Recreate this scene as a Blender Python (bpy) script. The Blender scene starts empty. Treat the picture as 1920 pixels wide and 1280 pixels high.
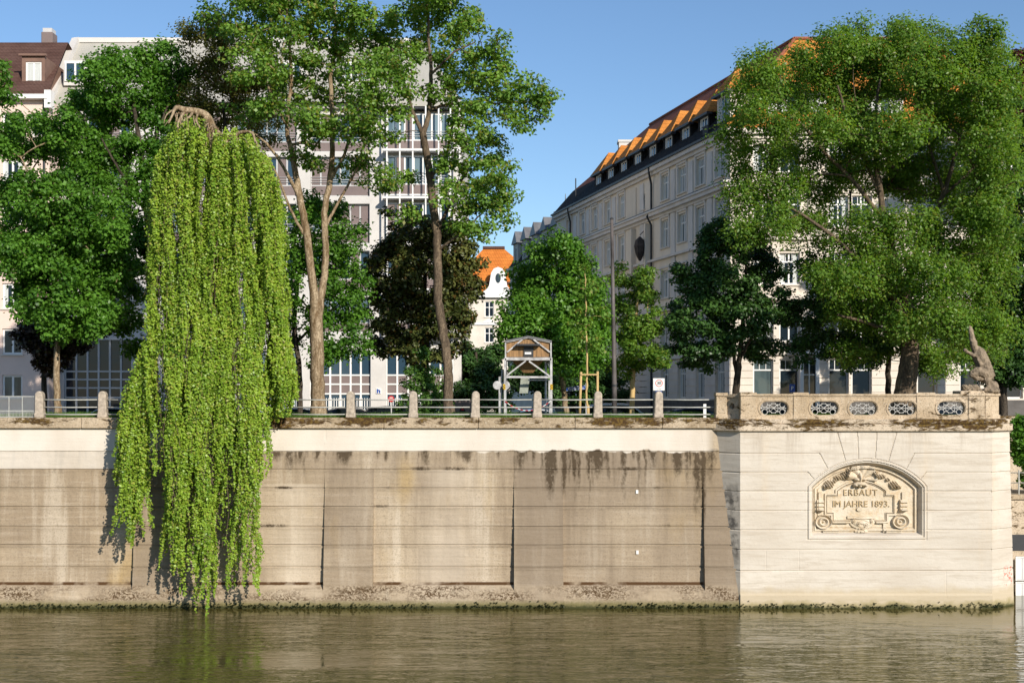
import bpy, bmesh, math, random
import numpy as np
from mathutils import Vector, Matrix

SC = bpy.context.scene
COL = SC.collection
R = math.radians
# ------------------------------------------------------------------ camera
H, F, HR = 8.65, 2400.0, 742.0        # eye height over the water, focal length in photo pixels, horizon row
cam = bpy.data.cameras.new('camera')
cam.lens = 36.0 * F / 1920.0
cam.sensor_width = 36.0
cam.shift_y = (HR - 640.0) / 1920.0
cam.clip_start, cam.clip_end = 0.5, 4000
camo = bpy.data.objects.new('camera', cam)
camo.location = (0, 0, H)
camo.rotation_euler = (R(90), 0, 0)
COL.objects.link(camo)
SC.camera = camo
# ------------------------------------------------------------------ light
SUN_AZ, SUN_EL = 30.0, 25.0           # to the right of straight behind the camera
tosun = Vector((math.sin(R(SUN_AZ)) * math.cos(R(SUN_EL)), -math.cos(R(SUN_AZ)) * math.cos(R(SUN_EL)), math.sin(R(SUN_EL))))
sun = bpy.data.lights.new('sun', 'SUN')
sun.energy = 4.7
sun.angle = R(0.5)
sun.color = (1.0, 0.92, 0.81)
suno = bpy.data.objects.new('sun', sun)
suno.rotation_euler = (-tosun).to_track_quat('-Z', 'Y').to_euler()
suno.location = (20, -20, 60)
COL.objects.link(suno)
W = bpy.data.worlds.new('World')
SC.world = W
W.use_nodes = True
nt = W.node_tree
bg = nt.nodes['Background']
sky = nt.nodes.new('ShaderNodeTexSky')
sky.sky_type = 'NISHITA'
sky.sun_disc = False
sky.sun_elevation = R(SUN_EL)
sky.sun_rotation = math.atan2(tosun.x, tosun.y)
sky.air_density = 1.0
sky.dust_density = 0.15
sky.ozone_density = 4.5
nt.links.new(sky.outputs[0], bg.inputs[0])
bg.inputs[1].default_value = 0.112
SC.view_settings.view_transform = 'Standard'
SC.view_settings.look = 'None'
SC.view_settings.exposure = 0.28
SC.view_settings.gamma = 1.0
SC.cycles.max_bounces = 6
SC.cycles.transparent_max_bounces = 6
SC.cycles.caustics_reflective = False
SC.cycles.caustics_refractive = False

# ------------------------------------------------------------------ placing helpers
def X(px, Y): return (px - 960.0) * Y / F
def Z(py, Y): return H + (HR - py) * Y / F
def P(px, py, Y): return Vector((X(px, Y), Y, Z(py, Y)))

def tag(o, label=None, cat=None, group=None, kind=None):
    if label: o['label'] = label
    if cat: o['category'] = cat
    if group: o['group'] = group
    if kind: o['kind'] = kind
    return o

def empty(name, loc=(0, 0, 0), label=None, cat=None, group=None, rz=0.0):
    o = bpy.data.objects.new(name, None)
    o.location = loc
    o.rotation_euler = (0, 0, rz)
    o.empty_display_size = 0.3
    COL.objects.link(o)
    return tag(o, label, cat, group)

def copy_tree(o, parent=None):
    c = o.copy()
    COL.objects.link(c)
    if parent: c.parent = parent
    for ch in list(o.children): copy_tree(ch, c)
    return c

def link_mesh(name, me, mat, parent=None):
    o = bpy.data.objects.new(name, me)
    for m in (mat if isinstance(mat, (list, tuple)) else [mat]): me.materials.append(m)
    COL.objects.link(o)
    if parent:
        o.parent = parent
    return o

class Fr:
    """a facade frame: u along the wall, d outwards, z up"""
    def __init__(s, O, U, N): s.O, s.U, s.N = Vector(O), Vector(U).normalized(), Vector(N).normalized()
    def __call__(s, u, d, z): return s.O + s.U * u + s.N * d + Vector((0, 0, z))

class MB:
    def __init__(s): s.v, s.f, s.m, s.k = [], [], [], 0
    def mi(s, k): s.k = k; return s
    def face(s, pts):
        n = len(s.v); s.v += [tuple(p) for p in pts]; s.f.append(list(range(n, n + len(pts)))); s.m.append(s.k)
    def raw(s, vs, fs):
        n = len(s.v); s.v += [tuple(p) for p in vs]
        for f in fs: s.f.append([n + i for i in f]); s.m.append(s.k)
    def hexa(s, c):
        s.raw(c, [(0, 3, 2, 1), (4, 5, 6, 7), (0, 1, 5, 4), (1, 2, 6, 5), (2, 3, 7, 6), (3, 0, 4, 7)])
    def box(s, x0, x1, y0, y1, z0, z1):
        s.hexa([(x0, y0, z0), (x1, y0, z0), (x1, y1, z0), (x0, y1, z0), (x0, y0, z1), (x1, y0, z1), (x1, y1, z1), (x0, y1, z1)])
    def fbox(s, fr, u0, u1, d0, d1, z0, z1):
        s.hexa([fr(u0, d1, z0), fr(u1, d1, z0), fr(u1, d0, z0), fr(u0, d0, z0), fr(u0, d1, z1), fr(u1, d1, z1), fr(u1, d0, z1), fr(u0, d0, z1)])
    def tube(s, pts, rad, n=6, cap=True):
        pts = [Vector(p) for p in pts]
        if not isinstance(rad, (list, tuple)): rad = [rad] * len(pts)
        prev = None; rings = []
        base = len(s.v)
        for i, p in enumerate(pts):
            t = (pts[min(i + 1, len(pts) - 1)] - pts[max(i - 1, 0)])
            if t.length < 1e-9: t = Vector((0, 0, 1))
            t.normalize()
            if prev is None:
                a = Vector((1, 0, 0)) if abs(t.x) < 0.8 else Vector((0, 1, 0))
                prev = (a - t * a.dot(t)).normalized()
            else:
                prev = (prev - t * prev.dot(t))
                prev = prev.normalized() if prev.length > 1e-6 else t.orthogonal().normalized()
            b = t.cross(prev)
            for j in range(n):
                an = 2 * math.pi * j / n
                s.v.append(tuple(p + (prev * math.cos(an) + b * math.sin(an)) * rad[i]))
        for i in range(len(pts) - 1):
            for j in range(n):
                a0 = base + i * n + j; a1 = base + i * n + (j + 1) % n
                s.f.append([a0, a1, a1 + n, a0 + n]); s.m.append(s.k)
        if cap:
            s.f.append([base + j for j in range(n)][::-1]); s.m.append(s.k)
            s.f.append([base + (len(pts) - 1) * n + j for j in range(n)]); s.m.append(s.k)
    def bar(s, a, b, w, d=None):
        """square bar between two points"""
        a, b = Vector(a), Vector(b); d = d or w
        t = (b - a).normalized()
        side = Vector((0, 1, 0)) if abs(t.y) < 0.9 else Vector((1, 0, 0))
        q = t.cross(side).normalized(); p = q.cross(t).normalized()
        q *= w / 2; p *= d / 2
        s.hexa([a - q - p, a + q - p, a + q + p, a - q + p, b - q - p, b + q - p, b + q + p, b - q + p])
    def lathe(s, prof, c=(0, 0, 0), n=16, axis='z'):
        base = len(s.v); c = Vector(c)
        for r, h in prof:
            for j in range(n):
                a = 2 * math.pi * j / n
                q = (r * math.cos(a), r * math.sin(a), h) if axis == 'z' else ((r * math.cos(a), h, r * math.sin(a)) if axis == 'y' else (h, r * math.cos(a), r * math.sin(a)))
                s.v.append(tuple(c + Vector(q)))
        for i in range(len(prof) - 1):
            for j in range(n):
                a0 = base + i * n + j; a1 = base + i * n + (j + 1) % n
                s.f.append([a0, a1, a1 + n, a0 + n]); s.m.append(s.k)
        s.f.append([base + j for j in range(n)][::-1]); s.m.append(s.k)
        s.f.append([base + (len(prof) - 1) * n + j for j in range(n)]); s.m.append(s.k)
    def prism(s, poly, fn, d0, d1):
        """poly [(a,b)] ; fn(a,b,d) -> point ; extruded from d0 to d1"""
        n = len(poly)
        s.raw([fn(a, b, d0) for a, b in poly] + [fn(a, b, d1) for a, b in poly],
              [list(range(n)), list(range(2 * n - 1, n - 1, -1))] + [(i, i + n, (i + 1) % n + n, (i + 1) % n) for i in range(n)])
    def ring_plate(s, outer, inner, fn, d0, d1):
        """plate with a hole; outer and inner have the same number of points"""
        n = len(outer)
        vs = [fn(a, b, d1) for a, b in outer] + [fn(a, b, d1) for a, b in inner] + [fn(a, b, d0) for a, b in outer] + [fn(a, b, d0) for a, b in inner]
        fs = []
        for i in range(n):
            j = (i + 1) % n
            fs += [(i, j, n + j, n + i), (2 * n + i, 3 * n + i, 3 * n + j, 2 * n + j), (n + i, n + j, 3 * n + j, 3 * n + i), (i, 2 * n + i, 2 * n + j, j)]
        s.raw(vs, fs)
    def ellipsoid(s, c, r, n=12, rot=None):
        c = Vector(c); vs = []; fs = []
        m = n // 2
        for i in range(1, m):
            th = math.pi * i / m
            for j in range(n):
                ph = 2 * math.pi * j / n
                q = Vector((r[0] * math.sin(th) * math.cos(ph), r[1] * math.sin(th) * math.sin(ph), r[2] * math.cos(th)))
                if rot is not None: q = rot @ q
                vs.append(c + q)
        t = Vector((0, 0, r[2])); b = Vector((0, 0, -r[2]))
        if rot is not None: t, b = rot @ t, rot @ b
        vs += [c + t, c + b]
        T, B = len(vs) - 2, len(vs) - 1
        for j in range(n): fs.append((T, j, (j + 1) % n)); fs.append((B, (m - 2) * n + (j + 1) % n, (m - 2) * n + j))
        for i in range(m - 2):
            for j in range(n): fs.append((i * n + j, (i + 1) * n + j, (i + 1) * n + (j + 1) % n, i * n + (j + 1) % n))
        s.raw(vs, fs)
    def build(s, name, mat, parent=None, smooth=False, recalc=True, bevel=0.0):
        me = bpy.data.meshes.new(name)
        me.from_pydata(s.v, [], s.f)
        mats = mat if isinstance(mat, (list, tuple)) else [mat]
        o = link_mesh(name, me, mats, parent)
        if len(mats) > 1: me.polygons.foreach_set('material_index', np.array(s.m, dtype=np.int32))
        if recalc:
            bm = bmesh.new(); bm.from_mesh(me)
            bmesh.ops.recalc_face_normals(bm, faces=bm.faces)
            bm.to_mesh(me); bm.free()
        if smooth: me.shade_smooth()
        if bevel:
            b = o.modifiers.new('bevel', 'BEVEL'); b.width = bevel; b.segments = 1; b.limit_method = 'ANGLE'; b.angle_limit = R(40)
        return o

def quads_mesh(name, verts, mat, parent=None, faces=None, smooth=True):
    """verts (N*4,3) as separate quads, or verts + faces (M,4)"""
    me = bpy.data.meshes.new(name)
    n = len(verts)
    me.vertices.add(n)
    me.vertices.foreach_set('co', np.ascontiguousarray(verts, dtype=np.float32).ravel())
    if faces is None: faces = np.arange(n, dtype=np.int32).reshape(-1, 4)
    m = len(faces)
    me.loops.add(m * 4)
    me.loops.foreach_set('vertex_index', np.ascontiguousarray(faces, dtype=np.int32).ravel())
    me.polygons.add(m)
    me.polygons.foreach_set('loop_start', np.arange(0, m * 4, 4, dtype=np.int32))
    me.update(calc_edges=True)
    if smooth: me.shade_smooth()
    else: me.shade_flat()
    return link_mesh(name, me, mat, parent)

# ------------------------------------------------------------------ materials
class NT:
    def __init__(s, name):
        s.mat = bpy.data.materials.new(name); s.mat.use_nodes = True
        s.t = s.mat.node_tree; s.n = s.t.nodes
        s.b = s.n['Principled BSDF']; s.out = s.n['Material Output']
        s._pos = None
    def pos(s):
        if s._pos is None: s._pos = s.n.new('ShaderNodeNewGeometry')
        return s._pos.outputs['Position']
    def L(s, a, b): s.t.links.new(a, b)
    def val(s, sock, v):
        if isinstance(v, (int, float)): sock.default_value = v
        elif isinstance(v, (tuple, list)): sock.default_value = v if len(v) == 4 or sock.type == 'VECTOR' else (*v, 1)
        else: s.L(v, sock)
    def math(s, op, a, b=0.0, c=None, clamp=False):
        n = s.n.new('ShaderNodeMath'); n.operation = op; n.use_clamp = clamp
        s.val(n.inputs[0], a); s.val(n.inputs[1], b)
        if c is not None: s.val(n.inputs[2], c)
        return n.outputs[0]
    def vmul(s, vec, k):
        n = s.n.new('ShaderNodeVectorMath'); n.operation = 'MULTIPLY'
        s.L(vec, n.inputs[0]); n.inputs[1].default_value = k
        return n.outputs[0]
    def noise(s, scale=(1, 1, 1), sc=1.0, detail=4, rough=0.55, dist=0.0, off=0.0):
        n = s.n.new('ShaderNodeTexNoise')
        m = s.n.new('ShaderNodeMapping'); m.inputs['Scale'].default_value = scale; m.inputs['Location'].default_value = (off, off * 0.7, off * 1.3)
        s.L(s.pos(), m.inputs[0]); s.L(m.outputs[0], n.inputs['Vector'])
        n.inputs['Scale'].default_value = sc; n.inputs['Detail'].default_value = detail; n.inputs['Roughness'].default_value = rough; n.inputs['Distortion'].default_value = dist
        return n.outputs['Fac']
    def ramp(s, fac, lo, hi, a=0.0, b=1.0):
        n = s.n.new('ShaderNodeMapRange'); n.clamp = True
        s.val(n.inputs[0], fac); n.inputs[1].default_value = lo; n.inputs[2].default_value = hi; n.inputs[3].default_value = a; n.inputs[4].default_value = b
        return n.outputs[0]
    def mix(s, fac, a, b, mode='MIX'):
        n = s.n.new('ShaderNodeMix'); n.data_type = 'RGBA'; n.blend_type = mode
        s.val(n.inputs[0], fac); s.val(n.inputs[6], a); s.val(n.inputs[7], b)
        return n.outputs[2]
    def sep(s):
        n = s.n.new('ShaderNodeSeparateXYZ'); s.L(s.pos(), n.inputs[0]); return n.outputs
    def bump(s, h, strength=0.3, dist=0.02):
        n = s.n.new('ShaderNodeBump'); s.L(h, n.inputs['Height']); n.inputs['Strength'].default_value = strength; n.inputs['Distance'].default_value = dist
        s.L(n.outputs[0], s.b.inputs['Normal'])
        return n
    def done(s, col=None, rough=0.7, spec=0.3, metal=0.0):
        if col is not None: s.val(s.b.inputs['Base Color'], col)
        s.val(s.b.inputs['Roughness'], rough); s.b.inputs['Specular IOR Level'].default_value = spec; s.b.inputs['Metallic'].default_value = metal
        return s.mat

def simple(name, col, rough=0.6, var=0.18, sc=3.0, spec=0.3, metal=0.0, bump=0.15, stretch=(1, 1, 1)):
    t = NT(name)
    n1 = t.noise(stretch, sc, 5); n2 = t.noise((1, 1, 1), sc * 9, 3, off=4)
    d = tuple(c * (1 - var * 1.6) for c in col); l = tuple(min(1, c * (1 + var)) for c in col)
    c = t.mix(t.ramp(n1, 0.3, 0.7), d, l)
    c = t.mix(t.ramp(n2, 0.35, 0.65, 0, var), c, tuple(x * 0.6 for x in col))
    if bump: t.bump(n2, bump, 0.01)
    return t.done(c, rough, spec, metal)

def leafmat(name, dark, light, trans=0.46, tint=None, sc=0.55):
    t = NT(name)
    g = t.n.new('ShaderNodeNewGeometry')
    rnd = g.outputs['Random Per Island']
    nb = t.noise((1, 1, 1), sc, 3, off=3)
    f = t.math('ADD', t.math('MULTIPLY', rnd, 0.6), t.ramp(nb, 0.3, 0.7, -0.1, 0.5), clamp=True)
    c = t.mix(f, dark, light)
    if tint:
        c = t.mix(t.ramp(rnd, 0.86, 0.9), c, tint)
    t.L(c, t.b.inputs['Base Color'])
    t.b.inputs['Roughness'].default_value = 0.42
    t.b.inputs['Specular IOR Level'].default_value = 0.35
    tr = t.n.new('ShaderNodeBsdfTranslucent')
    tc = t.mix(1.0, c, (1.35, 1.3, 0.5, 1), 'MULTIPLY')
    t.L(tc, tr.inputs['Color'])
    mx = t.n.new('ShaderNodeMixShader'); mx.inputs[0].default_value = trans
    t.L(t.b.outputs[0], mx.inputs[1]); t.L(tr.outputs[0], mx.inputs[2])
    t.L(mx.outputs[0], t.out.inputs[0])
    return t.mat

def barkmat(name, dark, light, sc=5):
    t = NT(name)
    n1 = t.noise((1, 1, 0.22), sc, 5, 0.65, 0.6); n2 = t.noise((1, 1, 0.6), sc * 3.5, 3)
    c = t.mix(t.ramp(n1, 0.38, 0.6), dark, light)
    c = t.mix(t.ramp(n2, 0.4, 0.62, 0, 0.6), c, tuple(x * 0.5 for x in dark))
    h = t.math('ADD', n1, t.math('MULTIPLY', n2, 0.5))
    t.bump(h, 0.9, 0.04)
    return t.done(c, 0.9, 0.15)

def glassmat(name, dark=(0.012, 0.02, 0.028), light=(0.07, 0.10, 0.105), share=0.16):
    t = NT(name)
    oi = t.n.new('ShaderNodeObjectInfo')
    n1 = t.noise((1.2, 1.2, 0.12), 1.3, 2)
    f = t.math('MULTIPLY', t.ramp(oi.outputs['Random'], 1 - share - 0.02, 1 - share), t.ramp(n1, 0.42, 0.56, 0.35, 1))
    c = t.mix(f, dark, light)
    nb = t.noise((1, 1, 1), 0.9, 2, off=8)
    t.bump(nb, 0.12, 0.06)
    return t.done(c, 0.04, 0.4)

M = {}
M['white_paint'] = simple('white_paint', (0.78, 0.77, 0.74), 0.45, 0.06, 2, bump=0)
M['white_render'] = simple('white_render', (0.60, 0.575, 0.54), 0.85, 0.06, 0.6, bump=0.1)
M['grey_frame'] = simple('grey_frame', (0.52, 0.51, 0.50), 0.4, 0.05, 3, bump=0)
M['cream_render'] = simple('cream_render', (0.66, 0.585, 0.49), 0.85, 0.08, 0.5, bump=0.15, stretch=(1, 1, 0.3))
M['cream_trim'] = simple('cream_trim', (0.70, 0.63, 0.54), 0.85, 0.08, 0.9, bump=0.15)
M['shade_side_render'] = simple('shade_side_render', (0.82, 0.71, 0.575), 0.85, 0.1, 0.5, stretch=(1, 1, 0.3))  # copy for the shaded side, lifted to make up for weak sky fill
M['pink_render'] = simple('pink_render', (0.74, 0.58, 0.49), 0.85, 0.05, 0.5)
M['brown_panel'] = simple('brown_panel', (0.20, 0.155, 0.145), 0.55, 0.08, 1)
M['pale_roof'] = simple('pale_roof', (0.43, 0.41, 0.355), 0.55, 0.05, 0.5, stretch=(4, 1, 1))
M['dark_metal'] = simple('dark_metal', (0.035, 0.037, 0.04), 0.5, 0.1, 3)
M['zinc'] = simple('zinc', (0.16, 0.16, 0.165), 0.5, 0.15, 2)
M['glass'] = glassmat('window_glass')
M['glass_blue'] = glassmat('office_glass', (0.03, 0.06, 0.09), (0.17, 0.24, 0.27), 0.45)
M['curtain'] = simple('curtain', (0.55, 0.57, 0.55), 0.9, 0.08, 4, stretch=(6, 6, 0.3))
M['timber'] = simple('timber', (0.31, 0.18, 0.08), 0.75, 0.4, 3, stretch=(9, 9, 0.6))
M['stake_wood'] = simple('stake_wood', (0.52, 0.36, 0.16), 0.8, 0.12, 5, stretch=(4, 4, 0.5))
M['steel_paint'] = simple('steel_paint', (0.47, 0.46, 0.45), 0.55, 0.3, 5)
M['rail_paint'] = simple('rail_paint', (0.42, 0.42, 0.385), 0.45, 0.12, 6)
M['black'] = simple('black', (0.012, 0.012, 0.013), 0.6, 0.1, 3, bump=0)
M['rubber'] = simple('rubber', (0.02, 0.02, 0.02), 0.85, 0.1, 6)
M['red'] = simple('red', (0.50, 0.03, 0.03), 0.45, 0.06, 3, bump=0)
M['blue'] = simple('blue', (0.02, 0.07, 0.32), 0.45, 0.06, 3, bump=0)
M['yellow'] = simple('yellow', (0.72, 0.45, 0.02), 0.5, 0.06, 3, bump=0)
M['canvas'] = simple('canvas', (0.30, 0.32, 0.27), 0.9, 0.2, 4)
M['asphalt'] = simple('asphalt', (0.055, 0.055, 0.056), 0.9, 0.2, 1.2)
M['paving'] = simple('paving', (0.25, 0.235, 0.215), 0.9, 0.15, 1.5)
M['soil'] = simple('soil', (0.055, 0.07, 0.025), 0.95, 0.4, 1.5)
M['iron_white'] = simple('iron_white', (0.50, 0.49, 0.46), 0.5, 0.12, 6)
M['bark'] = barkmat('bark', (0.075, 0.055, 0.038), (0.20, 0.15, 0.10))
M['bark_tan'] = barkmat('bark_tan', (0.16, 0.105, 0.055), (0.42, 0.33, 0.22))
M['bark_dark'] = barkmat('bark_dark', (0.03, 0.024, 0.018), (0.10, 0.08, 0.06))

def tilemat(name, c1, c2, su=4.0, sz=3.0):
    """clay tiles: courses follow height, joints follow the position along the eave"""
    t = NT(name)
    x, y, z = t.sep()
    wz = t.math('FRACT', t.math('MULTIPLY', z, sz))
    al = t.math('ADD', x, t.math('MULTIPLY', y, 0.83))
    wx = t.math('PINGPONG', t.math('MULTIPLY', al, su), 0.5)
    h = t.math('ADD', t.math('MULTIPLY', wz, 0.7), wx)
    n1 = t.noise((1, 1, 1), 0.7, 4); n2 = t.noise((3, 3, 6), 2.2, 3, off=5)
    c = t.mix(t.ramp(n1, 0.3, 0.7), c1, c2)
    c = t.mix(t.ramp(n2, 0.42, 0.66, 0, 0.45), c, tuple(v * 0.55 for v in c1))
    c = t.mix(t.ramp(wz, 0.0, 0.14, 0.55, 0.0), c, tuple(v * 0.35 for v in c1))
    t.bump(h, 0.8, 0.06)
    return t.done(c, 0.8, 0.1)
M['orange_tile'] = tilemat('orange_tile', (0.46, 0.165, 0.035), (0.62, 0.26, 0.06))
M['bright_tile'] = tilemat('bright_tile', (0.50, 0.15, 0.03), (0.64, 0.22, 0.045), 3, 2)
M['brown_tile'] = tilemat('brown_tile', (0.085, 0.045, 0.035), (0.13, 0.075, 0.06))
M['red_tile'] = tilemat('red_tile', (0.24, 0.085, 0.05), (0.34, 0.13, 0.08))
M['slate'] = tilemat('slate', (0.014, 0.013, 0.013), (0.030, 0.027, 0.025))
# ------------------------------------------------------------------ numpy noise
def vnoise(x, z, seed=0):
    rs = np.random.RandomState(seed)
    tab = rs.rand(256, 256)
    xi = np.floor(x).astype(int); zi = np.floor(z).astype(int)
    fx = x - xi; fz = z - zi
    fx = fx * fx * (3 - 2 * fx); fz = fz * fz * (3 - 2 * fz)
    g = lambda a, b: tab[(a & 255), (b & 255)]
    return (g(xi, zi) * (1 - fx) + g(xi + 1, zi) * fx) * (1 - fz) + (g(xi, zi + 1) * (1 - fx) + g(xi + 1, zi + 1) * fx) * fz
def fnoise(x, z, seed=0, octs=4):
    s = 0; a = 0.5
    for i in range(octs):
        s = s + a * vnoise(x, z, seed + i); a *= 0.5; x = x * 2.03; z = z * 2.03
    return s
def sstep(a, b, x):
    t = np.clip((x - a) / (b - a), 0, 1); return t * t * (3 - 2 * t)

def hfield(name, us, zs, dfun, fr, mat, parent=None):
    us, zs = np.asarray(us), np.asarray(zs)
    UU, ZZ = np.meshgrid(us, zs)
    D = dfun(UU, ZZ)
    pts = np.empty(UU.shape + (3,))
    for k in range(3):
        pts[..., k] = fr.O[k] + fr.U[k] * UU + fr.N[k] * D + (ZZ if k == 2 else 0)
    m, n = UU.shape
    i = np.arange(m * n).reshape(m, n)
    f = np.stack([i[:-1, :-1], i[:-1, 1:], i[1:, 1:], i[1:, :-1]], -1).reshape(-1, 4)
    return quads_mesh(name, pts.reshape(-1, 3), mat, parent, f, smooth=False)

# ------------------------------------------------------------------ ground, road, water
TOPZ, ROADZ = 7.70, 6.60
g = MB()
prof = [(53.3, TOPZ), (57.6, TOPZ - 0.02), (61.0, ROADZ), (140, ROADZ), (900, ROADZ)]
for (ya, za), (yb, zb) in zip(prof[:-1], prof[1:]):
    for xa, xb in ((-700, 20.6), (20.6, 700)):
        if xa > 0 and yb < 62: continue
        g.face([(xa, ya, za), (xb, ya, za), (xb, yb, zb), (xa, yb, zb)])
o = g.build('ground', M['soil']); tag(o, kind='structure')
g = MB(); g.box(20.6, 300, 56.0, 61.0, 0, 4.2)
o = g.build('lower_quay', M['paving']); tag(o, kind='structure')
g = MB()
g.face([(-300, 63, ROADZ + .006), (300, 63, ROADZ + .006), (300, 73.5, ROADZ + .006), (-300, 73.5, ROADZ + .006)])
g.face([(-5.5, 73.5, ROADZ + .006), (9.0, 73.5, ROADZ + .006), (-6.5, 140, ROADZ + .006), (-14, 140, ROADZ + .006)])
o = g.build('road', M['asphalt']); tag(o, kind='structure')
g = MB()
g.box(-300, -5.5, 73.5, 90, ROADZ - .3, ROADZ + .13); g.box(9.0, 300, 73.5, 90, ROADZ - .3, ROADZ + .13)
g.box(-300, 20, 61.2, 62.9, ROADZ - .3, ROADZ + .12)
o = g.build('pavement', M['paving']); tag(o, kind='structure')
g = MB()
for i in range(60):
    x = -90 + i * 4
    g.face([(x, 68.2, ROADZ + .012), (x + 2, 68.2, ROADZ + .012), (x + 2, 68.35, ROADZ + .012), (x, 68.35, ROADZ + .012)])
o = g.build('road_marking', M['white_paint']); tag(o, kind='structure')

t = NT('river_water')
x, y, z = t.sep()
n1 = t.noise((0.16, 0.55, 1), 1.0, 3, 0.55, 0.5)
n2 = t.noise((0.6, 2.0, 1), 1.0, 2.5, 0.55, 1.6, off=3)
n3 = t.noise((5, 11, 1), 1.0, 3, 0.6, 0.3, off=7)
n0 = t.noise((0.03, 0.09, 1), 1.0, 3, 0.5, 0.5, off=11)
mask = t.ramp(t.math('ADD', n0, t.ramp(y, 34, 47, 0.10, -0.12)), 0.42, 0.60, 0.06, 1.0)
h = t.math('ADD', t.math('MULTIPLY', n1, 0.12), t.math('MULTIPLY', t.math('ADD', t.math('MULTIPLY', t.math('POWER', n2, 2.0), 0.85), t.math('MULTIPLY', n3, 0.03)), mask))
near = t.ramp(y, 36, 51, 1.0, 0.35)
b = t.n.new('ShaderNodeBump'); b.inputs['Distance'].default_value = 0.30
t.L(h, b.inputs['Height']); t.L(near, b.inputs['Strength']); t.L(b.outputs[0], t.b.inputs['Normal'])
c = t.mix(t.ramp(n0, 0.35, 0.65), (0.060, 0.052, 0.013), (0.085, 0.071, 0.020))
t.b.inputs['IOR'].default_value = 1.75; t.b.inputs['Specular Tint'].default_value = (1.0, 0.93, 0.62, 1)
M['water'] = t.done(c, 0.03, 0.5)
g = MB(); g.face([(-700, -200, 0), (700, -200, 0), (700, 56.2, 0), (-700, 56.2, 0)])
o = g.build('river_water', M['water']); tag(o, kind='structure')

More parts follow.
